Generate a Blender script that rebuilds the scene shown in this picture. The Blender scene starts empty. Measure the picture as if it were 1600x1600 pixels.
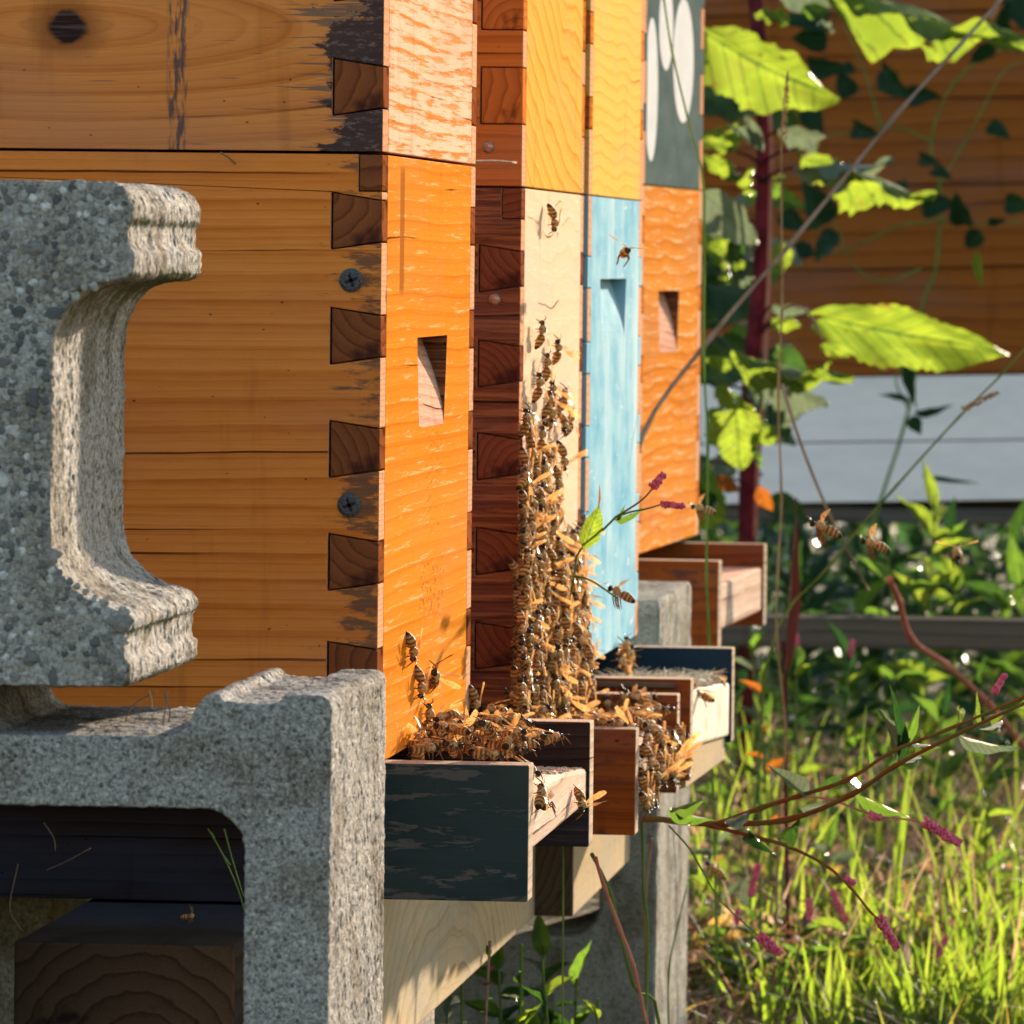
import bpy, bmesh, math, random
import numpy as np
from mathutils import Vector, Matrix, Euler, noise as mnoise
from mathutils.geometry import tessellate_polygon
C = bpy.context.scene
COL = C.collection
rnd = random.Random(7)
R = math.radians
GROUND = 0.56          # everything below is laid out with the lens at z = 0; lifted at the end so the soil is z = 0

# ------------------------------------------------------------------ camera
F = 11750.0 / 1600.0   # focal length in picture widths
DIST = 3.29
CAM = Vector((0.372, -DIST, 0.0))
yv = Vector(((1923 - 800) / 1600 / F, (800 - 419) / 1600 / F, 1.0)).normalized()      # world Y seen by the camera (right, up, forward)
roll = 0.0110
zx, zy = math.sin(roll), math.cos(roll)
zv = Vector((zx, zy, -(zx * yv.x + zy * yv.y) / yv.z)).normalized()
# (right, up, back) basis
Yc = Vector((yv.x, yv.y, -yv.z)); Zc = Vector((zv.x, zv.y, -zv.z)); Xc = Yc.cross(Zc)
W2C = Matrix((Xc, Yc, Zc)).transposed()       # world -> camera
C2W = W2C.transposed()
cam_data = bpy.data.cameras.new('camera')
cam_data.sensor_width = 36; cam_data.lens = 36 * F
cam_data.clip_start = 0.05; cam_data.clip_end = 500
cam_data.dof.use_dof = True; cam_data.dof.focus_distance = 3.45; cam_data.dof.aperture_fstop = 52
cam = bpy.data.objects.new('camera', cam_data); COL.objects.link(cam)
cam.matrix_world = Matrix.Translation(CAM) @ C2W.to_4x4()
C.camera = cam

def ray(px, py):
    return C2W @ Vector(((px - 800) / 1600 / F, (800 - py) / 1600 / F, -1.0))
def at(px, py, D):
    d = ray(px, py)
    return CAM + d * (D / d.y)
def atX(px, py, X):
    d = ray(px, py)
    return CAM + d * ((X - CAM.x) / d.x)
def atZ(px, py, Z):
    d = ray(px, py)
    return CAM + d * (Z / d.z)

# ------------------------------------------------------------------ light
SUN = Vector((1.0, 5.1, 0.80)).normalized()
elev = math.asin(SUN.z); azim = math.atan2(SUN.x, SUN.y)
w = bpy.data.worlds.new('World'); C.world = w; w.use_nodes = True
nt = w.node_tree
sky = nt.nodes.new('ShaderNodeTexSky'); sky.sky_type = 'NISHITA'; sky.sun_disc = False
sky.sun_elevation = elev; sky.sun_rotation = azim; sky.air_density = 1.0; sky.dust_density = 1.0
bg = nt.nodes['Background']; bg.inputs[1].default_value = 0.092
nt.links.new(sky.outputs[0], bg.inputs[0])
sl = bpy.data.lights.new('sun', 'SUN'); sl.energy = 5.0; sl.angle = R(0.5); sl.color = (1.0, 0.85, 0.66)
so = bpy.data.objects.new('sun', sl); COL.objects.link(so)
so.rotation_euler = (-SUN).to_track_quat('-Z', 'Y').to_euler(); so.location = (3, 8, 4)
C.view_settings.view_transform = 'Standard'; C.view_settings.look = 'None'
C.view_settings.gamma = 1.0; C.view_settings.use_curve_mapping = False
C.view_settings.exposure = 2.27
C.render.engine = 'CYCLES'
C.cycles.max_bounces = 6; C.cycles.transparent_max_bounces = 12; C.cycles.caustics_reflective = False; C.cycles.caustics_refractive = False

# ------------------------------------------------------------------ shader writing: sockets with arithmetic
class S:
    def __init__(s, g, sock): s.g = g; s.k = sock
    def _m(s, op, o=None, clamp=False): return s.g.math(op, s, o, clamp)
    def __add__(s, o): return s._m('ADD', o)
    __radd__ = __add__
    def __mul__(s, o): return s._m('MULTIPLY', o)
    __rmul__ = __mul__
    def __sub__(s, o): return s._m('SUBTRACT', o)
    def __rsub__(s, o): return s.g.math('SUBTRACT', o, s)
    def __truediv__(s, o): return s._m('DIVIDE', o)
    def abs(s): return s._m('ABSOLUTE')
    def clamp(s): return s._m('ADD', 0.0, True)
    def pow(s, e): return s._m('POWER', e)
    def sin(s): return s._m('SINE')
    def frac(s): return s._m('FRACT')
class G:
    def __init__(g, name):
        g.m = bpy.data.materials.new(name); g.m.use_nodes = True
        g.t = g.m.node_tree; g.t.nodes.clear()
        g.out = g.t.nodes.new('ShaderNodeOutputMaterial')
        g.co = None
    def n(g, ty, **kw):
        nd = g.t.nodes.new(ty)
        for k, v in kw.items(): setattr(nd, k, v)
        return nd
    def set(g, inp, v):
        if isinstance(v, S): g.t.links.new(v.k, inp)
        elif v is not None:
            if isinstance(v, (tuple, list)) and len(v) == 3 and inp.type == 'RGBA': v = (*v, 1)
            inp.default_value = v
    def math(g, op, a, b=None, clamp=False):
        nd = g.n('ShaderNodeMath', operation=op, use_clamp=clamp)
        g.set(nd.inputs[0], a)
        if b is not None: g.set(nd.inputs[1], b)
        return S(g, nd.outputs[0])
    def obj(g):
        if g.co is None: g.co = g.n('ShaderNodeTexCoord')
        return S(g, g.co.outputs['Object'])
    def xyz(g, v=None):
        sp = g.n('ShaderNodeSeparateXYZ'); g.set(sp.inputs[0], v or g.obj())
        return [S(g, o) for o in sp.outputs]
    def vec(g, x, y, z):
        c = g.n('ShaderNodeCombineXYZ')
        for i, v in zip(c.inputs, (x, y, z)): g.set(i, v)
        return S(g, c.outputs[0])
    def scl(g, v, s, off=(0, 0, 0)):
        m = g.n('ShaderNodeMapping'); g.set(m.inputs[0], v); m.inputs['Scale'].default_value = s; m.inputs['Location'].default_value = off
        return S(g, m.outputs[0])
    def noise(g, v, scale=1.0, detail=2.0, rough=0.5, dist=0.0):
        nd = g.n('ShaderNodeTexNoise'); g.set(nd.inputs['Vector'], v)
        nd.inputs['Scale'].default_value = scale; nd.inputs['Detail'].default_value = detail
        nd.inputs['Roughness'].default_value = rough; nd.inputs['Distortion'].default_value = dist
        return S(g, nd.outputs[0])
    def voro(g, v, scale, feature='F1', out='Distance', rand=1.0):
        nd = g.n('ShaderNodeTexVoronoi', feature=feature); g.set(nd.inputs['Vector'], v)
        nd.inputs['Scale'].default_value = scale; nd.inputs['Randomness'].default_value = rand
        return S(g, nd.outputs[out])
    def ramp(g, f, stops, interp='LINEAR'):
        nd = g.n('ShaderNodeValToRGB'); g.set(nd.inputs[0], f); cr = nd.color_ramp; cr.interpolation = interp
        while len(cr.elements) < len(stops): cr.elements.new(0.5)
        for e, (p, c) in zip(cr.elements, stops):
            e.position = p; e.color = (c, c, c, 1) if isinstance(c, (int, float)) else (*c, 1)
        return S(g, nd.outputs[0])
    def sm(g, v, a, b):                      # smooth step from a to b
        nd = g.n('ShaderNodeMapRange', interpolation_type='SMOOTHSTEP'); g.set(nd.inputs[0], v)
        nd.inputs[1].default_value = a; nd.inputs[2].default_value = b
        nd.inputs[3].default_value = 0; nd.inputs[4].default_value = 1
        return S(g, nd.outputs[0])
    def mix(g, a, b, f, mode='MIX'):
        nd = g.n('ShaderNodeMix', data_type='RGBA', blend_type=mode)
        g.set(nd.inputs[0], f); g.set(nd.inputs[6], a); g.set(nd.inputs[7], b)
        return S(g, nd.outputs[2])
    def bump(g, h, strength=0.5, dist=0.001, nrm=None):
        nd = g.n('ShaderNodeBump'); g.set(nd.inputs['Height'], h)
        nd.inputs['Strength'].default_value = strength; nd.inputs['Distance'].default_value = dist
        if nrm: g.set(nd.inputs['Normal'], nrm)
        return S(g, nd.outputs[0])
    def rand(g, island=False):
        if island: return S(g, g.n('ShaderNodeNewGeometry').outputs['Random Per Island'])
        return S(g, g.n('ShaderNodeObjectInfo').outputs['Random'])
    def bsdf(g, col, rough=0.6, nrm=None, spec=0.5, **kw):
        p = g.n('ShaderNodeBsdfPrincipled'); g.set(p.inputs['Base Color'], col); g.set(p.inputs['Roughness'], rough)
        p.inputs['Specular IOR Level'].default_value = spec
        if nrm: g.set(p.inputs['Normal'], nrm)
        for k, v in kw.items(): g.set(p.inputs[k.replace('_', ' ')], v)
        g.t.links.new(p.outputs[0], g.out.inputs[0]); g.p = p
        return g.m

def box_mask(g, u, v, u0, u1, v0, v1, soft=0.0008):
    a = g.sm(u, u0 - soft, u0 + soft) * (1.0 - g.sm(u, u1 - soft, u1 + soft))
    b = g.sm(v, v0 - soft, v0 + soft) * (1.0 - g.sm(v, v1 - soft, v1 + soft))
    return a * b

def wood(name, c0, c1, c2, axis='X', freq=150.0, warp=0.012, arch=0.0, archc=0.2, knot=None, fibre=0.25, rough=0.45,
         bump=0.5, bdist=0.0006, cracks=0.5, pale=0.0, palecol=(0.75, 0.5, 0.32), stain=0.0, staincol=(0.03, 0.028, 0.03),
         seed=0.0, spec=0.0, extra=None, contrast=1.0, ucr=7.0, uwarp=2.2, wob=0.003, wvar=0.6, mott=0.45, grime=0.22):
    """c0 early wood, c1 mid, c2 late-wood line; the grain runs along `axis`, rings are stacked along Z."""
    g = G(name); x, y, z = g.xyz(); u, t = (x, y) if axis == 'X' else (y, x)
    q = g.vec(u * uwarp + seed, z * 9.0, t * 4.0 + seed * 1.7)
    n1 = g.noise(q, 1.0, 2.0, 0.5)
    n2 = g.noise(g.vec(u * 11.0 + seed, z * 75.0, t * 10.0), 1.0, 3.0, 0.6)
    if knot:
        kx, kz, asp = knot
        du = (u - kx) * asp; dz = z - kz
        base = (du * du + dz * dz).pow(0.5)
    else:
        base = z
        if arch:
            d = u - archc
            base = z + d * d * arch
    ringc = base + (n1 - 0.5) * (warp * 2) + (n2 - 0.5) * wob
    ring = (ringc * freq).frac()
    saw = g.ramp(ring, [(0.0, 0.0), (0.6, 0.35), (0.88, 1.0), (0.96, 0.75), (1.0, 0.0)])
    wide = g.noise(g.vec(u * 1.5 + seed, z * 35.0, t * 3.0), 1.0, 2.0, 0.5)
    fib = g.noise(g.vec(u * 16.0, z * 900.0, t * 500.0 + seed), 1.0, 3.0, 0.6)
    fib2 = g.noise(g.vec(u * 60.0, z * 260.0, t * 260.0 + seed), 1.0, 3.0, 0.65)
    ring2 = (ringc * (freq * 2.73) + (wide - 0.5) * 1.6).frac()
    saw2 = g.ramp(ring2, [(0.0, 0.0), (0.7, 0.3), (0.9, 1.0), (1.0, 0.0)])
    f = (saw2 * (0.24 * contrast) + saw * (0.38 * contrast) + (fib - 0.5) * fibre + (wide - 0.5) * wvar + (fib2 - 0.5) * fibre + 0.22).clamp()
    col = g.ramp(f, [(0.0, c0), (0.5, c1), (1.0, c2)])
    h = saw * 0.5 + fib * 0.7 + fib2 * 0.6
    # drying cracks that follow the grain
    idx = ringc * freq - ring
    cn = g.noise(g.vec(u * ucr + seed, z * 60.0, t * 4.0), 1.0, 3.0, 0.6)
    cm = g.noise(g.vec(idx * 5.37 + seed, u * (ucr * 0.45), 3.3), 1.0, 1.0, 0.5)
    wdt = (cn - 0.38).clamp() * 0.16 * (freq / 95.0)
    line = g.sm(cn, 0.40, 0.56) * (1.0 - g.sm((ring - 0.93).abs() - wdt, 0.004, 0.022)) * g.sm(cm, 0.66 - 0.22 * cracks, 0.69 - 0.22 * cracks) * g.sm(wdt, 0.001, 0.01)
    col = g.mix(col, (c2[0] * 0.16, c2[1] * 0.16, c2[2] * 0.2), line * 0.85)
    h = h - line * 2.5
    if pale:
        pn = g.noise(g.vec(u * 13.0 + seed, z * 330.0, t * 20.0), 1.0, 5.0, 0.72)
        pm = g.sm(pn + (1 - ring) * 0.12, 0.66 - 0.3 * pale, 0.78 - 0.3 * pale)
        col = g.mix(col, palecol, pm * 0.85)
        h = h + pm * 0.35
    if stain:
        sn = g.noise(g.vec(u * 18.0 + seed * 2, z * 55.0, t), 1.0, 4.0, 0.65)
        smk = g.sm(sn, 0.72 - stain * 0.35, 0.80 - stain * 0.35)
        col = g.mix(col, staincol, smk * 0.8)
    # uneven varnish and weather: dull tan where the coat is thin, grime in drips
    mo = g.noise(g.vec(u * 5.0 + seed * 5, z * 16.0, t * 3.0), 1.0, 4.0, 0.6)
    col = g.mix(col, (c1[0] * 0.72 + 0.02, c1[1] * 0.85 + 0.03, c1[2] + 0.055), g.sm(mo, 0.46, 0.68) * mott)
    dn = g.noise(g.vec(u * 42.0 + seed, z * 5.0, t * 5.0), 1.0, 4.0, 0.65)
    col = g.mix(col, (c2[0] * 0.45, c2[1] * 0.5, c2[2] * 0.7), g.sm(dn, 0.56, 0.72) * grime)
    sp_ = g.noise(g.vec(u * 260.0, z * 330.0, t * 260.0), 1.0, 1.0, 0.5)
    col = g.mix(col, (c2[0] * 0.3, c2[1] * 0.3, c2[2] * 0.4), g.sm(sp_, 0.755, 0.79) * 0.7)
    if extra: col, h = extra(g, x, y, z, col, h)
    nm = g.bump(h, bump, bdist)
    return g.bsdf(col, rough, nm, spec)

def endgrain(name, c0, c2, freq=260.0, rough=0.6, spread=0.05, dirt=0.4, bump=0.5, k=(0.0, 0.0)):
    g = G(name); x, y, z = g.xyz(); r = g.rand()
    cx = (r * 7.31).frac() * spread - spread * 0.5 + k[0]; cz = (r * 3.77).frac() * (spread * 0.5) - (spread * 0.25) + k[1]
    dx = x - cx; dz = z - cz
    rad = (dx * dx + dz * dz).pow(0.5)
    n = g.noise(g.obj(), 60.0, 2.0)
    ring = (rad * freq * ((r * 5.13).frac() * 0.9 + 0.55) + (n - 0.5) * 1.3).frac()
    saw = g.ramp(ring, [(0, 0.0), (0.7, 0.4), (0.92, 1.0), (1.0, 0.0)])
    fn = g.noise(g.obj(), 900.0, 3.0, 0.7)
    wd = g.noise(g.obj(), 45.0, 3.0, 0.6)
    col = g.ramp((saw * 0.55 + (fn - 0.5) * 0.6 + (r - 0.5) * 0.35 + 0.2).clamp(), [(0, c0), (1, c2)])
    dm = g.sm(wd, 0.62 - 0.2 * dirt, 0.72 - 0.1 * dirt)
    col = g.mix(col, (c2[0] * 0.35, c2[1] * 0.4, c2[2] * 0.6 + 0.004), dm * 0.75)
    return g.bsdf(col, rough, g.bump(saw * 0.4 + fn, bump, 0.0005), 0.0)

def paint(name, base, dark, worn, wear=0.4, rough=0.5, seed=0.0, axis='Y', bump=0.5, streak=0.0, streakcol=None):
    g = G(name); x, y, z = g.xyz(); u, t = (x, y) if axis == 'X' else (y, x)
    n = g.noise(g.vec(u * 14 + seed, z * 40, t * 9), 1.0, 4.0, 0.6)
    col = g.ramp(n, [(0.25, dark), (0.6, base)])
    if streakcol:
        s = g.noise(g.vec(u * 9 + seed, z * 4.0, t), 1.0, 3.0, 0.6)
        col = g.mix(col, streakcol, g.sm(s, 0.58 - 0.2 * streak, 0.8 - 0.2 * streak))
    f = g.noise(g.vec(u * 25 + seed * 2, z * 130, t * 60), 1.0, 5.0, 0.7, 0.3)
    wm = g.sm(f, 0.74 - 0.28 * wear, 0.79 - 0.28 * wear)
    col = g.mix(col, worn, wm * 0.9)
    fib = g.noise(g.vec(u * 30, z * 900, t * 600), 1.0, 3.0, 0.6)
    return g.bsdf(col, rough, g.bump(fib * 0.6 - wm * 0.8 + n * 0.4, bump, 0.0006), 0.0)

def leafmat(name, base, vein, edge, trans=0.5, gloss=0.35, veinf=8.0, dry=0.0, tcol=None, holes=0.0):
    g = G(name); x, y, z = g.xyz()
    vv = ((x * 1.0 - y.abs() * 0.55) * veinf).frac()
    vm = (1.0 - g.sm((vv - 0.5).abs(), 0.03, 0.10)) * 0.7
    mid = 1.0 - g.sm(y.abs(), 0.012, 0.03)
    n = g.noise(g.obj(), 4.0, 4.0, 0.6)
    r = g.rand()
    col = g.mix(base, edge, g.sm(n + (r - 0.5) * 0.25, 0.60 - dry * 0.2, 0.78 - dry * 0.2))
    vk = (vm + mid).clamp()
    col = g.mix(col, vein, vk * 0.7)
    bn = g.noise(g.vec(x * 12.0 + r * 30.0, y * 12.0, r), 1.0, 4.0, 0.7)
    brown = g.sm(bn + g.sm(y.abs(), 0.25, 0.5) * 0.16 + g.sm(x, 0.75, 1.0) * 0.1, 0.70, 0.76)
    col = g.mix(col, (0.30, 0.12, 0.03), brown * 0.85)
    col = g.mix(col, (0, 0, 0), 0.42)
    nm = g.bump(n * 0.6 - vk * 0.7, 0.5, 0.0012)
    p = g.n('ShaderNodeBsdfPrincipled'); g.set(p.inputs['Base Color'], col); p.inputs['Roughness'].default_value = gloss; g.set(p.inputs['Normal'], nm)
    p.inputs['Specular IOR Level'].default_value = 0.22 if gloss < 0.32 else 0.10
    tr = g.n('ShaderNodeBsdfTranslucent')
    tc = tcol or (min(1, base[0] * 5), min(1, base[1] * 3.6), base[2] * 1.5)
    g.set(tr.inputs[0], g.mix(col, tuple(v * 0.30 for v in tc), (0.85 - vk * 0.5 - g.sm(n, 0.40, 0.62) * 0.40) * (1.0 - brown))); g.set(tr.inputs['Normal'], nm)  # noise blotches dim the glow: painted shade of overlapping leaves
    mx = g.n('ShaderNodeMixShader'); mx.inputs[0].default_value = trans
    g.t.links.new(p.outputs[0], mx.inputs[1]); g.t.links.new(tr.outputs[0], mx.inputs[2]); g.t.links.new(mx.outputs[0], g.out.inputs[0])
    if holes:
        hv = g.noise(g.vec(x * 7.0 + r * 40.0, y * 7.0, r * 9.0), 1.0, 3.0, 0.6); tp = g.n('ShaderNodeBsdfTransparent'); m3 = g.n('ShaderNodeMixShader')
        g.set(m3.inputs[0], g.sm(hv, 0.74 - holes * 0.1, 0.75 - holes * 0.1)); g.t.links.new(mx.outputs[0], m3.inputs[1]); g.t.links.new(tp.outputs[0], m3.inputs[2]); g.t.links.new(m3.outputs[0], g.out.inputs[0])
    return g.m

def stemmat(name, c0, c1, rough=0.45, scale=30.0):
    g = G(name); n = g.noise(g.obj(), scale, 4.0, 0.6)
    f = g.noise(g.scl(g.obj(), (900, 900, 60)), 1.0, 2.0)
    return g.bsdf(g.ramp(n, [(0.35, c0), (0.62, c1)]), rough, g.bump(f, 0.35, 0.0006), 0.0)

def concrete(name, base=(0.41, 0.375, 0.35), dark=(0.075, 0.070, 0.070), light=(0.80, 0.75, 0.70), agg=230.0, scale=1.0, moss=0.0, bump=0.9, streaky=0.0):
    g = G(name); o = g.obj()
    sv = g.scl(o, (1.0, 0.38 if streaky else 1.0, 1.0))
    v1 = g.voro(sv, agg, 'F1', 'Distance'); vc = g.voro(sv, agg, 'F1', 'Color')
    sp = g.n('ShaderNodeSeparateColor'); g.set(sp.inputs[0], vc); cr = S(g, sp.outputs[0]); cg = S(g, sp.outputs[1])
    n = g.noise(o, 950.0 * scale, 5.0, 0.85); n2 = g.noise(o, 22.0, 3.0, 0.6); n3 = g.noise(sv, 420.0 * scale, 4.0, 0.8)
    col = g.ramp(n * 0.55 + n3 * 0.45, [(0.39, dark), (0.50, base), (0.62, light)])
    stone = g.ramp(cr, [(0.0, dark), (0.45, (0.22, 0.20, 0.185)), (0.75, base), (1.0, light)])
    sm = (1.0 - g.sm(v1, 0.28, 0.5)) * g.sm(cg, 0.45, 0.55)
    col = g.mix(col, stone, sm * (0.35 if streaky else 0.8))
    col = g.mix(col, g.mix(col, (0.62, 0.58, 0.52), 0.8, 'MULTIPLY'), g.sm(n2, 0.45, 0.62))
    n5 = g.noise(g.scl(o, (60, 40, 9)), 1.0, 4.0, 0.6)
    col = g.mix(col, g.mix(col, (0.50, 0.47, 0.43), 0.8, 'MULTIPLY'), g.sm(n5, 0.56, 0.68))
    if moss:
        _, _, nz = g.xyz(S(g, g.n('ShaderNodeNewGeometry').outputs['Normal']))
        mm = g.sm(g.noise(o, 50.0, 3.0, 0.6), 0.42, 0.6) * g.sm(nz * -1.0, 0.0, 0.5)
        col = g.mix(col, (0.10, 0.10, 0.035), mm * moss)
    pit = g.sm(g.noise(o, 330.0, 3.0, 0.6), 0.66, 0.72)
    col = g.mix(col, (dark[0] * 0.5, dark[1] * 0.5, dark[2] * 0.5), pit * 0.6)
    h = n * 0.8 - pit * 1.5 + n3 * 1.4 - v1 * 0.6 * (1.0 if not streaky else 0.5)
    return g.bsdf(col, 0.95, g.bump(h, bump, 0.0016), 0.0)

# ------------------------------------------------------------------ mesh helpers
def link(o, parent=None):
    COL.objects.link(o)
    if parent is not None: o.parent = parent
    return o
def tag(o, label=None, cat=None, group=None, kind=None):
    if label: o['label'] = label
    if cat: o['category'] = cat
    if group: o['group'] = group
    if kind: o['kind'] = kind
    return o
def empty(name, loc=(0, 0, 0), parent=None, rot=(0, 0, 0)):
    o = bpy.data.objects.new(name, None); o.empty_display_size = 0.05
    o.location = loc; o.rotation_euler = rot
    return link(o, parent)
class MB:
    def __init__(s): s.v = []; s.f = []; s.mi = []
    def add(s, vs, fs, mi=0):
        b = len(s.v); s.v += [tuple(v) for v in vs]; s.f += [tuple(i + b for i in f) for f in fs]; s.mi += [mi] * len(fs)
    def box(s, x0, x1, y0, y1, z0, z1, mi=0):
        s.add([(x0, y0, z0), (x1, y0, z0), (x1, y1, z0), (x0, y1, z0), (x0, y0, z1), (x1, y0, z1), (x1, y1, z1), (x0, y1, z1)],
              [(0, 3, 2, 1), (4, 5, 6, 7), (0, 1, 5, 4), (1, 2, 6, 5), (2, 3, 7, 6), (3, 0, 4, 7)], mi)
    def hexa(s, p):       # eight corners, bottom 4 then top 4
        s.add(p, [(0, 3, 2, 1), (4, 5, 6, 7), (0, 1, 5, 4), (1, 2, 6, 5), (2, 3, 7, 6), (3, 0, 4, 7)])
    def prism(s, loops, axis, a, b, mi=0):
        """2D loops (outer, holes...) extruded along axis from a to b; axis 'Y': (x,z); 'X': (y,z); 'Z': (x,y)"""
        def P(p, t): return {'Y': (p[0], t, p[1]), 'X': (t, p[0], p[1]), 'Z': (p[0], p[1], t)}[axis]
        flat = [p for l in loops for p in l]; n = len(flat)
        tris = tessellate_polygon([[Vector((p[0], p[1], 0)) for p in l] for l in loops])
        vs = [P(p, a) for p in flat] + [P(p, b) for p in flat]; fs = []
        for t in tris:
            fs.append(tuple(t)); fs.append(tuple(i + n for i in reversed(t)))
        k = 0
        for l in loops:
            m = len(l)
            for i in range(m):
                j = (i + 1) % m
                fs.append((k + i, k + j, k + j + n, k + i + n))
            k += m
        s.add(vs, fs, mi)
    def tube(s, pts, rad, n=6, cap=True, mi=0):
        pts = [Vector(p) for p in pts]; N = len(pts)
        if not isinstance(rad, (list, tuple)): rad = [rad] * N
        vs = []; fs = []; up = None
        for i, p in enumerate(pts):
            d = (pts[min(i + 1, N - 1)] - pts[max(i - 1, 0)])
            d = d.normalized() if d.length > 1e-9 else Vector((0, 0, 1))
            if up is None: up = d.orthogonal().normalized()
            else:
                up = up - d * up.dot(d); up = up.normalized() if up.length > 1e-6 else d.orthogonal().normalized()
            sd = d.cross(up)
            for j in range(n):
                a = 2 * math.pi * j / n
                vs.append(p + (up * math.cos(a) + sd * math.sin(a)) * rad[i])
        for i in range(N - 1):
            for j in range(n):
                k = (j + 1) % n
                fs.append((i * n + j, i * n + k, (i + 1) * n + k, (i + 1) * n + j))
        if cap:
            fs.append(tuple(range(n - 1, -1, -1))); fs.append(tuple((N - 1) * n + j for j in range(n)))
        s.add(vs, fs, mi)
    def ball(s, c, r, sc=(1, 1, 1), nu=8, nv=5, mi=0, jit=0.0):
        vs = [(c[0], c[1], c[2] + r * sc[2])]
        for i in range(1, nv):
            th = math.pi * i / nv
            for j in range(nu):
                ph = 2 * math.pi * j / nu; q = 1 + rnd.uniform(-jit, jit)
                vs.append((c[0] + r * q * sc[0] * math.sin(th) * math.cos(ph), c[1] + r * q * sc[1] * math.sin(th) * math.sin(ph), c[2] + r * q * sc[2] * math.cos(th)))
        vs.append((c[0], c[1], c[2] - r * sc[2])); fs = []
        for j in range(nu): fs.append((0, 1 + j, 1 + (j + 1) % nu))
        for i in range(nv - 2):
            for j in range(nu):
                a = 1 + i * nu + j; b = 1 + i * nu + (j + 1) % nu
                fs.append((a, a + nu, b + nu, b))
        e = len(vs) - 1; k = 1 + (nv - 2) * nu
        for j in range(nu): fs.append((e, k + (j + 1) % nu, k + j))
        s.add(vs, fs, mi)
    def mesh(s, name, mats, smooth=False, fix=True):
        me = bpy.data.meshes.new(name); me.from_pydata(s.v, [], s.f); me.polygons.foreach_set('material_index', s.mi)
        for m in (mats if isinstance(mats, (list, tuple)) else [mats]): me.materials.append(m)
        if fix:
            bm = bmesh.new(); bm.from_mesh(me); bmesh.ops.recalc_face_normals(bm, faces=bm.faces); bm.to_mesh(me); bm.free()
        if smooth: me.polygons.foreach_set('use_smooth', [True] * len(me.polygons))
        me.update(); return me
    def build(s, name, mats, parent=None, smooth=False, bevel=0.0, fix=True, loc=None):
        o = bpy.data.objects.new(name, s.mesh(name, mats, smooth, fix)); link(o, parent)
        if loc is not None: o.location = loc
        if bevel:
            b = o.modifiers.new('bevel', 'BEVEL'); b.width = bevel; b.segments = 2; b.limit_method = 'ANGLE'; b.angle_limit = R(40)
        return o
# ------------------------------------------------------------------ materials
ORANGE = ((0.78, 0.265, 0.060), (0.56, 0.145, 0.024), (0.20, 0.038, 0.007))
def side1_extra(g, x, y, z, col, h):          # grey weather marks where the joints meet the corner
    n = g.noise(g.vec(x * 45.0, z * 160.0, 1.0), 1.0, 5.0, 0.7)
    edge = g.sm(x, -0.036, -0.006)
    m = g.sm(n + edge * 0.24, 0.68, 0.80)
    return g.mix(col, (0.055, 0.045, 0.04), m * 0.75), h
def upper1_extra(g, x, y, z, col, h):
    n = g.noise(g.vec(x * 38.0, z * 90.0, 2.0), 1.0, 5.0, 0.65)
    n2 = g.noise(g.vec(x * 20.0, z * 420.0, 5.0), 1.0, 3.0, 0.6)
    edge = g.sm(x, -0.050, -0.006)
    m = g.sm(n + edge * 0.36, 0.74, 0.785)
    streak = g.sm(n2 + edge * 0.15 + g.sm(x, -0.14, -0.02) * 0.1, 0.68, 0.74)
    col = g.mix(col, g.mix((0.022, 0.024, 0.032), (0.11, 0.10, 0.10), g.sm(g.noise(g.vec(x * 160.0, z * 420.0, 3.0), 1.0, 4.0, 0.7), 0.50, 0.68)), m * 0.92)
    col = g.mix(col, (0.10, 0.085, 0.075), streak * 0.75 * (1.0 - m))
    bn = g.noise(g.vec(x * 400.0, z * 70.0, 0.0), 1.0, 3.0, 0.6)
    band = box_mask(g, x, z, -0.0955, -0.0870, -1, 1, 0.0015) * g.sm(bn, 0.42, 0.60)    # old brush mark across the board
    col = g.mix(col, (0.05, 0.05, 0.06), band * 0.85)
    dx = x + 0.1405; dz = z - 0.3245
    kd = (dx * dx * 0.8 + dz * dz * 1.3).pow(0.5) + (g.noise(g.vec(x * 90.0, z * 90.0, 4.0), 1.0, 3.0, 0.6) - 0.5) * 0.006
    knot = 1.0 - g.sm(kd, 0.0062, 0.0098)
    ring = g.ramp((kd * 900.0).frac(), [(0, 0.5), (1, 1.0)])
    halo = 1.0 - g.sm(kd, 0.008, 0.020)
    col = g.mix(col, (0.16, 0.045, 0.012), halo * 0.6)
    col = g.mix(col, g.mix((0.018, 0.010, 0.014), (0.09, 0.06, 0.06), ring * g.sm(n2, 0.45, 0.65)), knot * 0.95)
    return col, h
def front1_extra(g, x, y, z, col, h):
    # tear-out below the hand hold and a long split on the near side
    m1 = box_mask(g, y, z, 0.072, 0.090, 0.208, 0.264, 0.003)
    col = g.mix(col, (0.26, 0.085, 0.02), m1 * 0.85)
    tn = g.noise(g.vec(y * 150.0, z * 300.0, 0.0), 1.0, 3.0, 0.7)
    z2 = box_mask(g, y, z, 0.17, 0.275, 0.055, 0.082, 0.008)
    tz = z2 * g.sm(tn, 0.52, 0.6)
    wv = ((z * 170.0 + (y - 0.225).abs() * 26.0 + (tn - 0.5) * 1.2)).frac()
    z3 = box_mask(g, y, z, 0.19, 0.26, 0.095, 0.155, 0.008) * (1 - g.sm((wv - 0.5).abs(), 0.04, 0.12))
    col = g.mix(col, (0.24, 0.085, 0.02), tz * 0.75)
    z3 = z3 * g.sm(tn, 0.42, 0.6)
    col = g.mix(col, (0.24, 0.08, 0.02), z3 * 0.6)
    return col, h - tz * 2.0 - m1 * 2 - z3 * 1.5

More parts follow.
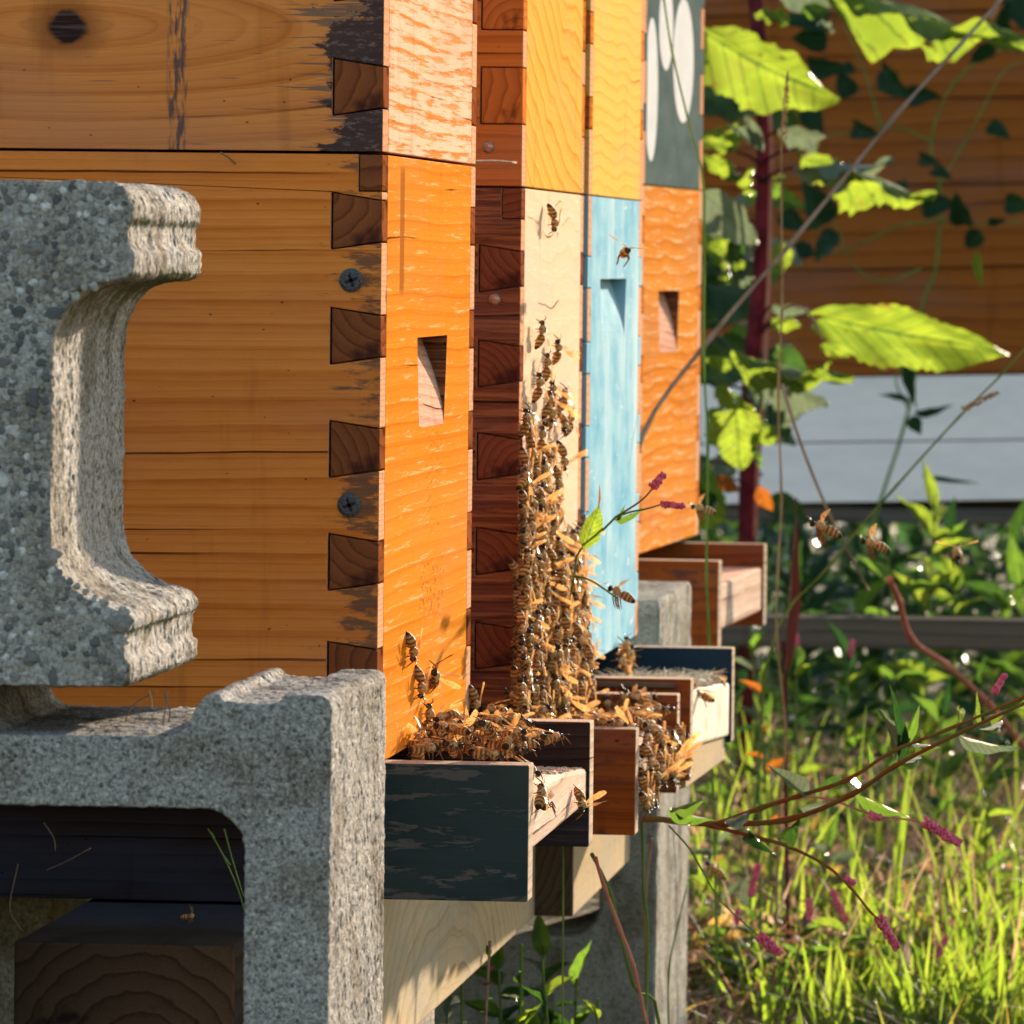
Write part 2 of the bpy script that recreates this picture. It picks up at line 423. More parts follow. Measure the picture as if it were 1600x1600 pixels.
M = {}
M['side1'] = wood('honey_pine_side', *ORANGE, axis='X', freq=88, warp=0.010, fibre=0.26, cracks=0.62, mott=0.30, wob=0.0026, wvar=0.45, seed=1.3, extra=side1_extra, bump=0.5, contrast=0.65, ucr=4.0, uwarp=1.2)
M['upper1'] = wood('knotty_pine_side', (0.74, 0.27, 0.075), (0.56, 0.165, 0.038), (0.23, 0.05, 0.012), axis='X', freq=95, warp=0.006, knot=(-0.1405, 0.3245, 0.20), wob=0.0015, wvar=0.35, fibre=0.18, cracks=0.55, seed=4.1, extra=upper1_extra, ucr=4.0, contrast=0.75)
M['front1'] = wood('orange_pine_front', (0.60, 0.215, 0.028), (0.53, 0.165, 0.018), (0.30, 0.070, 0.006), axis='Y', freq=120, warp=0.004, wob=0.0016, fibre=0.16, cracks=0.1, pale=0.12, mott=0.2, grime=0.1, palecol=(0.62, 0.34, 0.16), seed=2.2, extra=front1_extra, bump=0.2, contrast=0.8, uwarp=4.0, rough=0.4)
M['front1u'] = wood('bleached_pine_front', (0.60, 0.31, 0.14), (0.55, 0.20, 0.055), (0.36, 0.09, 0.012), axis='Y', freq=120, warp=0.010, wob=0.002, fibre=0.5, cracks=0.3, pale=0.62, palecol=(0.62, 0.42, 0.31), seed=7.7, bump=0.4, uwarp=3.0)
M['front2u'] = wood('yellow_cedar_front', (0.70, 0.37, 0.095), (0.62, 0.285, 0.055), (0.34, 0.095, 0.010), axis='Y', freq=66, warp=0.02, wob=0.0045, wvar=0.2, arch=-0.35, archc=0.5, fibre=0.10, cracks=0.0, seed=9.4, bump=0.15, contrast=1.0, uwarp=7.0)
M['front2u_side'] = wood('cedar_side', (0.66, 0.22, 0.05), (0.50, 0.145, 0.028), (0.22, 0.055, 0.012), axis='X', freq=120, warp=0.01, cracks=0.3, seed=3.9)
M['front3u'] = wood('fine_cedar_front', (0.70, 0.41, 0.12), (0.66, 0.345, 0.08), (0.44, 0.16, 0.022), axis='Y', freq=120, warp=0.010, wob=0.0035, wvar=0.2, fibre=0.10, cracks=0.0, seed=13.2, bump=0.15, contrast=0.9, uwarp=8.0)
M['front2'] = wood('raw_pale_pine_front', (0.66, 0.47, 0.34), (0.62, 0.41, 0.27), (0.46, 0.25, 0.13), axis='Y', freq=75, warp=0.02, fibre=0.22, cracks=0.35, pale=0.15, palecol=(0.66, 0.50, 0.36), seed=5.5, bump=0.3, contrast=0.5, uwarp=6)
M['side2_hold_shade'] = wood('dark_peeling_side_and_hold_shade', (0.26, 0.085, 0.042), (0.17, 0.052, 0.030), (0.06, 0.020, 0.015), axis='X', freq=120, warp=0.015, fibre=0.5, cracks=0.7, pale=0.55, palecol=(0.34, 0.12, 0.05), seed=6.6, bump=1.0, bdist=0.0012)
M['front4'] = wood('bleached_orange_front', (0.60, 0.25, 0.055), (0.54, 0.18, 0.03), (0.36, 0.09, 0.010), axis='Y', freq=85, warp=0.010, wob=0.002, fibre=0.25, cracks=0.1, pale=0.22, palecol=(0.62, 0.40, 0.23), seed=15.1, bump=0.08, uwarp=7)
M['hold'] = wood('bare_hand_hold', (0.58, 0.36, 0.27), (0.50, 0.26, 0.18), (0.30, 0.10, 0.05), axis='Y', freq=200, warp=0.01, fibre=0.5, cracks=0.3, seed=17.0, bump=0.8)
M['hold_blue'] = paint('hand_hold_blue', (0.32, 0.46, 0.52), (0.16, 0.32, 0.40), (0.46, 0.52, 0.52), wear=0.45, seed=2.9)
M['blue'] = paint('sky_blue_paint', (0.25, 0.42, 0.50), (0.10, 0.29, 0.43), (0.52, 0.56, 0.56), wear=0.44, seed=2.0, streak=0.62, streakcol=(0.42, 0.54, 0.58), bump=0.4)
M['slate'] = paint('grey_green_paint', (0.10, 0.125, 0.12), (0.065, 0.09, 0.09), (0.20, 0.22, 0.21), wear=0.3, seed=3.0, bump=0.4)
M['white_dot'] = paint('white_paint', (0.56, 0.55, 0.55), (0.50, 0.49, 0.49), (0.58, 0.56, 0.56), wear=0.1, bump=0.2)
M['green_x'] = paint('dark_green_paint', (0.034, 0.046, 0.046), (0.020, 0.030, 0.034), (0.10, 0.09, 0.082), wear=0.74, seed=8.0, axis='X', rough=0.42, bump=0.8, streak=0.35, streakcol=(0.055, 0.06, 0.048))
M['navy'] = paint('navy_paint', (0.02, 0.035, 0.055), (0.012, 0.02, 0.035), (0.10, 0.10, 0.10), wear=0.2, seed=5.0, axis='X', rough=0.5)
M['rail_brown'] = wood('dark_brown_rail', (0.05, 0.03, 0.026), (0.032, 0.02, 0.018), (0.012, 0.009, 0.009), axis='X', freq=180, seed=8.8, cracks=0.4, pale=0.1, palecol=(0.12, 0.08, 0.06))
M['rail_orange'] = wood('redwood_rail', (0.30, 0.085, 0.018), (0.21, 0.052, 0.011), (0.07, 0.018, 0.008), axis='X', freq=60, warp=0.02, seed=18.8, cracks=0.2, stain=0.5, staincol=(0.05, 0.03, 0.03), rough=0.35)
M['edge'] = wood('sawn_edge', (0.58, 0.44, 0.33), (0.45, 0.33, 0.24), (0.28, 0.19, 0.13), axis='Y', freq=150, fibre=0.5, cracks=0.1, seed=21.0, bump=0.8, rough=0.8)
M['board'] = wood('bare_landing_board', (0.66, 0.48, 0.38), (0.55, 0.38, 0.29), (0.36, 0.22, 0.16), axis='Y', freq=60, fibre=0.45, cracks=0.35, pale=0.2, palecol=(0.7, 0.58, 0.48), seed=23.0, rough=0.8, bump=0.7)
M['board_white'] = paint('worn_white_paint', (0.72, 0.64, 0.54), (0.55, 0.42, 0.32), (0.50, 0.36, 0.26), wear=0.3, seed=12.0, rough=0.7, bump=0.9)
M['floor'] = wood('dark_floor_wood', (0.03, 0.018, 0.014), (0.02, 0.012, 0.010), (0.008, 0.006, 0.006), axis='X', seed=31.0, cracks=0.5, rough=0.8)
M['tail_end'] = endgrain('tail_end_grain', (0.62, 0.34, 0.20), (0.42, 0.18, 0.09), freq=320, dirt=0.1)
M['pin1'] = endgrain('pin_end_grain', (0.26, 0.078, 0.028), (0.075, 0.020, 0.010), freq=170, spread=0.12, dirt=0.45)
M['pin2'] = endgrain('pin_end_grain_pale', (0.58, 0.18, 0.042), (0.20, 0.05, 0.012), freq=190, spread=0.14, dirt=0.1)
M['pin3'] = endgrain('pin_end_grain_dark', (0.25, 0.075, 0.038), (0.07, 0.02, 0.012), freq=200, spread=0.12, dirt=0.6, bump=1.0)
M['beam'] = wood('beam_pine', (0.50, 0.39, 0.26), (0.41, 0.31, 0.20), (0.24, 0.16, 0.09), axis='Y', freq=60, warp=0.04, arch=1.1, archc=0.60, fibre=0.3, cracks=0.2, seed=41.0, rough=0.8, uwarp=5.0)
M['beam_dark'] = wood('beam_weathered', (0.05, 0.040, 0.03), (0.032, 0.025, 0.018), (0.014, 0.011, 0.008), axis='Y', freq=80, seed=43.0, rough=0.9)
M['beam_end'] = endgrain('beam_end_grain', (0.10, 0.070, 0.050), (0.018, 0.012, 0.009), freq=150, spread=0.004, dirt=0.25, bump=1.0, k=(-0.078, -0.340))
M['conc_face'] = concrete('concrete_cement_face', agg=420, moss=0.0, bump=1.0)
M['conc_upper'] = concrete('concrete_block_upper', base=(0.46, 0.42, 0.385), light=(0.72, 0.67, 0.62), agg=330, moss=0.8, streaky=0.0)
M['conc_pillar'] = concrete('concrete_pillar', base=(0.33, 0.31, 0.28), dark=(0.16, 0.15, 0.13), light=(0.45, 0.43, 0.38), agg=300, bump=0.8)
g = G('aggregate_stone'); r_ = g.rand(True); n_ = g.noise(g.obj(), 500.0, 3.0, 0.7)
M['stone'] = g.bsdf(g.mix(g.ramp(r_, [(0, (0.07, 0.067, 0.07)), (0.3, (0.17, 0.155, 0.15)), (0.6, (0.30, 0.265, 0.225)), (0.88, (0.38, 0.35, 0.33)), (1, (0.60, 0.57, 0.55))]), (0.07, 0.07, 0.07), g.sm(n_, 0.42, 0.7) * 0.6), 0.8, g.bump(n_, 0.6, 0.0008), 0.4)
g = G('dark_screw_steel'); n_ = g.noise(g.obj(), 900.0, 3.0, 0.6)
M['screw'] = g.bsdf(g.ramp(n_, [(0.35, (0.03, 0.03, 0.035)), (0.65, (0.09, 0.085, 0.085))]), 0.5, g.bump(n_, 0.3, 0.0003), 0.5, Metallic=0.6)
g = G('rusty_nail'); n_ = g.noise(g.obj(), 900.0, 3.0, 0.6)
M['nail'] = g.bsdf(g.ramp(n_, [(0.35, (0.22, 0.10, 0.06)), (0.65, (0.50, 0.34, 0.25))]), 0.5, g.bump(n_, 0.3, 0.0003), 0.5, Metallic=0.5)
g = G('black_gap'); M['black'] = g.bsdf(g.ramp(g.noise(g.obj(), 300.0), [(0, 0.004), (1, 0.012)]), 0.9)

# ------------------------------------------------------------------ ground
g = G('soil_and_thatch'); o_ = g.obj()
n1 = g.noise(o_, 9.0, 5.0, 0.65); n2 = g.noise(o_, 90.0, 5.0, 0.7); n3 = g.noise(g.scl(o_, (600, 160, 200)), 1.0, 3.0)
cc = g.ramp(n1, [(0.3, (0.16, 0.105, 0.05)), (0.5, (0.11, 0.105, 0.035)), (0.7, (0.27, 0.175, 0.085))])
cc = g.mix(cc, (0.03, 0.025, 0.018), g.sm(n2, 0.5, 0.7)); cc = g.mix(cc, (0.30, 0.22, 0.12), g.sm(n3, 0.62, 0.72) * 0.5)
M['soil'] = g.bsdf(cc, 0.95, g.bump(n2 + n3 * 0.3, 1.0, 0.02), 0.1)
GZ = -GROUND
bm = bmesh.new()
xs = [-150, -60, -20, -8, -4] + [round(-2.5 + 0.1 * i, 3) for i in range(51)] + [4, 8, 20, 60, 150]
ys = [-150, -60, -20, -8, -4.5] + [round(-4 + 0.12 * i, 3) for i in range(110)] + [12, 18, 30, 60, 200]
def gh(x, y):
    return 0.018 * mnoise.noise(Vector((x * 2.1, y * 2.1, 0.3))) + 0.008 * mnoise.noise(Vector((x * 7, y * 7, 2.0))) if abs(x) < 12 and abs(y) < 20 else 0.0
grid = [[bm.verts.new((x, y, GZ + gh(x, y))) for x in xs] for y in ys]
for j in range(len(ys) - 1):
    for i in range(len(xs) - 1): bm.faces.new((grid[j][i], grid[j][i + 1], grid[j + 1][i + 1], grid[j + 1][i]))
me = bpy.data.meshes.new('ground'); bm.to_mesh(me); bm.free(); me.materials.append(M['soil'])
me.polygons.foreach_set('use_smooth', [True] * len(me.polygons))
tag(link(bpy.data.objects.new('ground', me)), kind='structure')

# ------------------------------------------------------------------ beehives
T = 0.022; W_ = 0.41; L_ = 0.50
def pins_for(h, centres, hl=0.0252, hr=0.0185):
    return [(c - hl / 2, c + hl / 2, c - hr / 2, c + hr / 2) for c in centres if 0.004 < c < h - 0.004]
def side_board(parent, z0, h, pins, mside, mend, y0, y1, notch=False):
    """board in the XZ plane whose right end carries the tails; sockets are cut out for the pins"""
    e = 0.0002
    loop = [(-L_, z0), (0.0, z0)]
    for (a0, a1, b0, b1) in pins:
        a0, a1 = max(a0, 0.0), min(a1, h); b0, b1 = max(b0, 0.0), min(b1, h)
        loop += [(0.0, z0 + b0 - e), (-T - 0.0005, z0 + a0 - e), (-T - 0.0005, z0 + a1 + e), (0.0, z0 + b1 + e)]
    if notch:   # top notch: the rabbet that carries the frames shows at the corner
        loop += [(0.0, z0 + h - 0.0165), (-0.0105, z0 + h - 0.0165), (-0.0105, z0 + h), (-L_, z0 + h)]
    else: loop += [(0.0, z0 + h), (-L_, z0 + h)]
    mb = MB(); mb.prism([loop], 'Y', y0, y1)
    o = mb.build('side_board', [mside, mend], parent, bevel=0.0006)
    for p in o.data.polygons:
        if p.normal.x > 0.9: p.material_index = 1
    return o
def pin(parent, x0, p, z0, h, m, y0, y1):
    a0, a1, b0, b1 = p
    cz = (a0 + a1) / 2
    e = 0.0004
    lp = [(-T + e, max(a0, 0) - cz + e), (-0.0, max(b0, 0) - cz + e), (-0.0, min(b1, h) - cz - e), (-T + e, min(a1, h) - cz - e)]
    mb = MB(); mb.prism([lp], 'Y', y0, y1)
    return mb.build('joint_pin', m, parent, bevel=0.0005, loc=(0, 0, z0 + cz))
def front_board(parent, z0, h, m, hold=None, mhold=None, mwall=None, x0=-T, x1=0.0, y0=T + 0.0004, y1=W_ - T - 0.0004):
    mb = MB()
    if hold is None: mb.box(x0, x1, y0, y1, z0, z0 + h)
    else:
        a, b, c, d, dep = hold      # y range, z range, depth at the top of the hand hold
        ai, bi = a + 0.012, b - 0.012
        z1 = z0 + h
        # back, ends, top, bottom
        V = [(x0, y0, z0), (x0, y1, z0), (x0, y1, z1), (x0, y0, z1), (x1, y0, z0), (x1, y1, z0), (x1, y1, z1), (x1, y0, z1)]
        mb.add(V, [(0, 3, 2, 1), (0, 1, 5, 4), (2, 3, 7, 6), (0, 4, 7, 3), (1, 2, 6, 5)])
        H = [(x1, ai, c), (x1, bi, c), (x1, b, d), (x1, a, d)]
        mb.add([V[4], V[5], V[6], V[7]] + H, [(0, 1, 5, 4), (1, 2, 6, 5), (2, 3, 7, 6), (3, 0, 4, 7)])
        # curved ramp of the hand hold
        n = 8; rows = []
        for i in range(n + 1):
            t = i / n; dd = dep * (1 - math.cos(t * math.pi / 2)) if t < 1 else dep
            dd = dep * t ** 1.5; zz = c + (d - c) * t
            rows.append([(x1 - dd, ai + (a - ai) * t, zz), (x1 - dd, bi + (b - bi) * t, zz), (x1, ai + (a - ai) * t, zz), (x1, bi + (b - bi) * t, zz)])
        vs = [p for r in rows for p in r]; fs = []; mi = []
        for i in range(n):
            k = i * 4; q = k + 4
            fs += [(k, k + 1, q + 1, q), (k, q, q + 2, k + 2), (k + 1, k + 3, q + 3, q + 1)]
        fs.append((n * 4, n * 4 + 1, n * 4 + 3, n * 4 + 2))
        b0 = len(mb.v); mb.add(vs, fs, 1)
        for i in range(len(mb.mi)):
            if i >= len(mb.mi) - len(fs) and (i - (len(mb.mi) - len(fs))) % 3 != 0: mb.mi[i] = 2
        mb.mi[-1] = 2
    o = mb.build('front_board', [m, mhold or m, mwall or m], parent, fix=False)
    bm = bmesh.new(); bm.from_mesh(o.data); bmesh.ops.remove_doubles(bm, verts=bm.verts, dist=1e-6)
    bmesh.ops.recalc_face_normals(bm, faces=bm.faces); bm.to_mesh(o.data); bm.free()
    bv = o.modifiers.new('bevel', 'BEVEL'); bv.width = 0.0006; bv.segments = 2; bv.limit_method = 'ANGLE'; bv.angle_limit = R(50)
    return o
def hive_box(hive, name, label, z0, h, centres, mside, mfront, mpin, hold=None, mhold=None, notch=False, hl=0.0252, hr=0.0185, W=W_):
    part = empty(name, (0, 0, 0), hive); part['label'] = label
    ps = pins_for(h, centres, hl, hr)
    if notch: ps = [p for p in ps]
    side_board(part, z0, h, ps, mside, M['tail_end'], 0.0, T, notch)
    fb = front_board(part, z0, h, mfront, hold, mhold, M['side2_hold_shade'] if mhold is M['hold'] else M['blue'], y1=W - T - 0.0004)  # dark wood on the hand-hold walls: their shade is put into the colour
    for p in ps:
        pin(part, 0, p, z0, h, mpin, 0.0, T)
        pin(part, 0, p, z0, h, mpin, W - T, W)
    if notch:
        mb = MB(); mb.box(-0.0100, -0.0, 0.0, T, z0 + h - 0.0160, z0 + h - 0.0002); mb.build('joint_pin', mpin, part, bevel=0.0005)
    side_board(part, z0, h, ps, mside, M['tail_end'], W - T, W, False)
    mb = MB(); mb.box(-L_, -L_ + T, T, W - T, z0, z0 + h); mb.build('back_board', mfront, part)
    return part
def screw(parent, X, Z, r=0.0053):
    mb = MB(); pts = []
    ns = 24
    vs = []; fs = []
    prof = [(0.0, r * 0.98), (-0.0009, r), (-0.0014, r * 0.72), (-0.0014, r * 0.4)]
    for (yy, rr) in prof:
        for j in range(ns):
            a = 2 * math.pi * j / ns; vs.append((rr * math.cos(a), yy, rr * math.sin(a)))
    for i in range(3):
        for j in range(ns):
            k = (j + 1) % ns; fs.append((i * ns + j, i * ns + k, (i + 1) * ns + k, (i + 1) * ns + j))
    fs.append(tuple(3 * ns + j for j in range(ns)))
    mb.add(vs, fs, 0)
    a = r * 0.55; b = r * 0.13
    for q in (R(20), R(110)):
        c, s_ = math.cos(q), math.sin(q)
        P = [(-a, -b), (a, -b), (a, b), (-a, b)]
        vv = [(p[0] * c - p[1] * s_, -0.00165, p[0] * s_ + p[1] * c) for p in P] + [(p[0] * c - p[1] * s_, -0.0010, p[0] * s_ + p[1] * c) for p in P]
        mb.add(vv, [(0, 1, 2, 3), (4, 7, 6, 5), (0, 4, 5, 1), (1, 5, 6, 2), (2, 6, 7, 3), (3, 7, 4, 0)], 1)
    o = mb.build('screw', [M['screw'], M['black']], parent, loc=(X, 0.0002, Z)); return o
def nail(parent, X, Z, r=0.0032):
    mb = MB(); mb.ball((0, 0, 0), r, (1, 0.45, 1), 14, 8)
    return mb.build('nail', M['nail'], parent, smooth=True, loc=(X, 0, Z))
def lid(hive, z0, m, W=W_):
    mb = MB(); mb.box(-L_ - 0.012, 0.012, -0.012, W + 0.012, z0, z0 + 0.03); return mb.build('lid', m, hive, bevel=0.002)
def bottom(hive, zt, zb, rails, y0, y1, xe, mnear, mfar, mboard, top, bot, W=W_, edge=True):
    """floor under the box; two rails that run out to the front, and the landing board between them"""
    part = empty('bottom_board', (0, 0, 0), hive)
    e = 0.0006
    # near rail, far rail: material 1 on the sawn edges
    for (a, b, m) in ((y0, y0 + T, mnear), (y1 - T, y1, mfar)):
        mb = MB(); mb.box(-L_, xe, a, b, zb, zt - e)
        o = mb.build('side_rail', [m, M['edge']], part, bevel=0.0008)
        for p in o.data.polygons:
            if p.normal.x > 0.9 or (p.normal.z > 0.9): p.material_index = 1
    a, b = y0 + T + e, y1 - T - e
    mb = MB(); t0, t1 = top; b0, b1 = bot
    mb.hexa([(-L_ + 0.01, a, b0), (xe - 0.0015, a, b0), (xe - 0.0015, b, b1), (-L_ + 0.01, b, b1), (-L_ + 0.01, a, t0), (xe - 0.0015, a, t0), (xe - 0.0015, b, t1), (-L_ + 0.01, b, t1)])
    mb.build('landing_board', mboard, part, bevel=0.002)
    if y0 > 0.02:
        mb = MB(); mb.box(-L_ + 0.001, -0.03, 0.004, y0 - e, zb, zt - e); mb.build('floor_side', M['floor'], part)
    return part

H1Z = -0.2235
h1 = empty('beehive', (0, 0, H1Z))
tag(h1, 'nearest wooden beehive with orange front, knotty upper box and dark screws at its corner', 'beehive', 'beehives standing in a row on the timber stand')
hh = 0.270
def cz1(y): return (404 - y) / 3571 - H1Z
hive_box(h1, 'lower_box', 'honey-coloured lower box with bright orange front and scooped hand hold', 0.0, hh - 0.0006, [cz1(y) for y in (1052, 882, 704, 526, 345)],
         M['side1'], M['front1'], M['pin1'], hold=(0.150, 0.283, 0.1455, 0.1875, 0.0135), mhold=M['hold'], notch=True)
hive_box(h1, 'upper_box', 'upper box with big dark knot and pale weathered front', hh + 0.0006, 0.245, [cz1(y) - hh for y in (137, -42, -220, -400, -580)],
         M['upper1'], M['front1u'], M['pin1'])
for y in (438, 789):
    p = at(549 if y < 600 else 546, y, DIST); screw(h1.children[0], p.x, p.z - H1Z)
lid(h1, hh + 0.247, M['edge'])
bottom(h1, 0.0, -0.0615, None, 0.030, 0.372, 0.0650, M['green_x'], M['rail_brown'], M['board'], (-0.0095, -0.0230), (-0.0410, -0.0405))

H2Z = -0.2345
h2 = empty('beehive', (0.0, 0.653, H2Z), rot=(0, 0, R(0.3)))
tag(h2, 'beehive with pale raw lower front where bees climb, second in the row', 'beehive', 'beehives standing in a row on the timber stand')
hive_box(h2, 'lower_box', 'pale bare-wood lower box with dark peeling side', 0.0, 0.2725, [0.031, 0.081, 0.131, 0.180, 0.2300], M['side2_hold_shade'], M['front2'], M['pin3'], notch=True)
hive_box(h2, 'upper_box', 'yellow cedar upper box with bold wavy grain', 0.2735, 0.245, [0.0475, 0.097, 0.147, 0.196], M['front2u_side'], M['front2u'], M['pin2'], hl=0.030, hr=0.030)
for (px, py) in ((763, 230), (773, 468)):
    p = at(px, py, DIST + 0.653); nail(h2.children[0 if py > 300 else 1], p.x, p.z - H2Z)
lid(h2, 0.2735 + 0.246, M['edge'])
bottom(h2, -0.013, -0.070, None, 0.030, 0.375, 0.0615, M['rail_orange'], M['rail_orange'], M['board'], (-0.024, -0.034), (-0.054, -0.056))

H3Z = -0.2365
h3 = empty('beehive', (0.0, 1.0685, H3Z), rot=(0, 0, R(-0.1)))
tag(h3, 'beehive with sky blue lower front and fine-grained yellow upper box, third in the row', 'beehive', 'beehives standing in a row on the timber stand')
hive_box(h3, 'lower_box', 'sky blue painted lower box with scooped hand hold', 0.0, 0.2745, [0.031, 0.081, 0.131, 0.180, 0.230], M['blue'], M['blue'], M['blue'], hold=(0.085, 0.275, 0.190, 0.226, 0.011), mhold=M['hold_blue'], W=0.392)
hive_box(h3, 'upper_box', 'yellow upper box with fine wavy grain', 0.2752, 0.245, [0.0475, 0.097, 0.147, 0.196], M['front3u'], M['front3u'], M['pin2'], W=0.392)
lid(h3, 0.2752 + 0.246, M['edge'], 0.392)
bottom(h3, -0.006, -0.066, None, 0.012, 0.392, 0.0620, M['rail_orange'], M['navy'], M['board_white'], (-0.015, -0.028), (-0.048, -0.062))
mb = MB(); mb.hexa([(0.030, 0.036, -0.0720), (0.0580, 0.036, -0.0720), (0.0580, 0.368, -0.0770), (0.030, 0.368, -0.0770), (0.030, 0.036, -0.0486), (0.0580, 0.036, -0.0486), (0.0580, 0.368, -0.0626), (0.030, 0.368, -0.0626)])
mb.build('support_strip', M['beam'], h3.children[-1], bevel=0.001)

H4Z = -0.2070
h4 = empty('beehive', (-0.043, 2.01, H4Z), rot=(0, 0, R(-2.0)))
tag(h4, 'beehive with slate grey upper box bearing white ovals, last in the row', 'beehive', 'beehives standing in a row on the timber stand')
hive_box(h4, 'lower_box', 'bleached orange lower box with scooped hand hold', 0.0, 0.2610, [0.031, 0.081, 0.131, 0.180, 0.230], M['front4'], M['front4'], M['pin2'], hold=(0.115, 0.255, 0.141, 0.186, 0.0125), mhold=M['hold'])
up4 = hive_box(h4, 'upper_box', 'slate grey upper box with painted white ovals', 0.2618, 0.245, [0.0475, 0.097, 0.147, 0.196], M['slate'], M['slate'], M['slate'])
lid(h4, 0.2618 + 0.246, M['edge'])
bottom(h4, -0.004, -0.066, None, 0.02, 0.375, 0.0560, M['rail_orange'], M['rail_orange'], M['board'], (-0.022, -0.022), (-0.055, -0.055))
# white ovals on the slate box: a coat of paint a fraction of a millimetre thick
def oval(pxc, pyc, wpx, hpx):
    o = MB(); base = h4.matrix_basis
    inv = base.inverted()
    def loc(px, py):
        ro = inv @ CAM; rd = inv.to_3x3() @ ray(px, py); t = (0.0 - ro.x) / rd.x; return ro + rd * t
    c = loc(pxc, pyc); l = loc(pxc - wpx / 2, pyc); r = loc(pxc + wpx / 2, pyc); t = loc(pxc, pyc - hpx / 2); b = loc(pxc, pyc + hpx / 2)
    ry = abs(r.y - l.y) / 2; rz = abs(t.z - b.z) / 2
    pts = [(c.y - 0.0 + ry * math.cos(a) * 1.0, c.z + rz * math.sin(a)) for a in [2 * math.pi * i / 48 for i in range(48)]]
    pts = [(min(max(p[0], T + 0.002), W_ - T - 0.002), p[1]) for p in pts]
    o.prism([pts], 'X', 0.0001, 0.0005); o.build('painted_oval', M['white_dot'], up4)
oval(1067, 95, 32, 195); oval(1040, 40, 22, 140); oval(1017, 140, 20, 225)

# ------------------------------------------------------------------ timber stand
def beam(x0, x1, y0, y1, z0, z1, label, endm=None):
    cx, cz = (x0 + x1) / 2, (z0 + z1) / 2
    mb = MB(); mb.box(x0, x1, y0, y1, z0, z1)
    o = mb.build('timber_beam', [M['beam'], endm or M['beam_end']], None, bevel=0.0015)
    for p in o.data.polygons:
        if abs(p.normal.y) > 0.9: p.material_index = 1
    tag(o, label, 'beam', 'timber beams of the hive stand'); return o
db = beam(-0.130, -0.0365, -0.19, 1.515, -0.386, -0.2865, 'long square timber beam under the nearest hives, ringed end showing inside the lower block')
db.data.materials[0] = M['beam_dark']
beam(-0.0362, -0.0300, 0.0, 1.515, -0.3860, -0.2865, 'pale pine facing board along the beam below the landing boards')
beam(-0.0340, -0.0070, 1.10, 1.515, -0.3850, -0.3040, 'short pale board fixed along the front of the stand under the blue hive')
beam(-0.500, -0.405, -0.19, 1.515, -0.386, -0.2865, 'rear timber beam under the backs of the hives', M['beam_end'])
beam(-0.135, -0.040, 1.86, 2.62, -0.375, -0.2740, 'timber beam under the last hive of the row')
beam(-0.500, -0.405, 1.86, 2.62, -0.375, -0.2740, 'rear timber beam under the last hive of the row')
# packers between the floors of hives two and three and the beam
# ------------------------------------------------------------------ concrete blocks
def rrect(x0, x1, z0, z1, r, n=6):
    pts = []
    for (cx, cz, a0) in ((x1 - r, z1 - r, 0), (x0 + r, z1 - r, 90), (x0 + r, z0 + r, 180), (x1 - r, z0 + r, 270)):
        for i in range(n + 1):
            a = R(a0 + 90 * i / n); pts.append((cx + r * math.cos(a), cz + r * math.sin(a)))
    return pts
def tex(name, ty, size, **kw):
    t = bpy.data.textures.new(name, ty); t.noise_scale = size
    for k, v in kw.items(): setattr(t, k, v)
    return t
TX1 = tex('grit', 'CLOUDS', 0.0024, noise_depth=2); TX2 = tex('lumps', 'CLOUDS', 0.012, noise_depth=2)
def rough(o, vox, s1=0.0022, s2=0.0016):
    r = o.modifiers.new('voxels', 'REMESH'); r.mode = 'VOXEL'; r.voxel_size = vox; r.use_smooth_shade = True
    s = o.modifiers.new('soften', 'SMOOTH'); s.factor = 0.5; s.iterations = 1
    for t, st in ((TX1, s1), (TX2, s2)):
        d = o.modifiers.new('rough', 'DISPLACE'); d.texture = t; d.strength = st; d.mid_level = 0.5; d.texture_coords = 'LOCAL'
def zb(y, D=2.84, px=250): return at(px, y, D).z
def xb(px, D=2.84): return at(px, 700, D).x
YB = 2.84 - DIST
# upper block, lying along X: its right-hand end faces the light
x = {p: xb(p) for p in (-1400, 50, 72, 82, 100, 110, 130, 150, 175, 200, 206)}
P = [(-1420, 283), (165, 285), (192, 298), (205, 322), (204, 345), (196, 352), (196, 385), (207, 395), (206, 428), (196, 438), (150, 444), (118, 456), (98, 480), (84, 515), (80, 560),
     (80, 700), (79, 835), (84, 870), (96, 900), (120, 925), (150, 942), (195, 958), (206, 970), (206, 985), (197, 992), (197, 1030), (206, 1038), (206, 1066), (198, 1075), (-1420, 1075)]
loop = [(xb(p[0]), zb(p[1])) for p in P]
loop = [(a, b if i not in (0, len(P) - 1) else b) for i, (a, b) in enumerate(loop)]
hx = [rrect(xb(-1420) + 0.03, xb(-1420) + 0.155, zb(1075) + 0.032, zb(285) - 0.032, 0.02), rrect(xb(-1420) + 0.185, xb(80) - 0.030 - 0.02, zb(1075) + 0.032, zb(285) - 0.032, 0.02)]
mb = MB(); mb.prism([loop] + hx, 'Y', YB, YB + 0.19)
blk = mb.build('concrete_block', [M['conc_upper']], None); rough(blk, 0.0012, 0.0017, 0.0010)
tag(blk, 'upper concrete block lying on its side with coarse gravel face and scooped end', 'concrete block', 'concrete blocks around the stand')
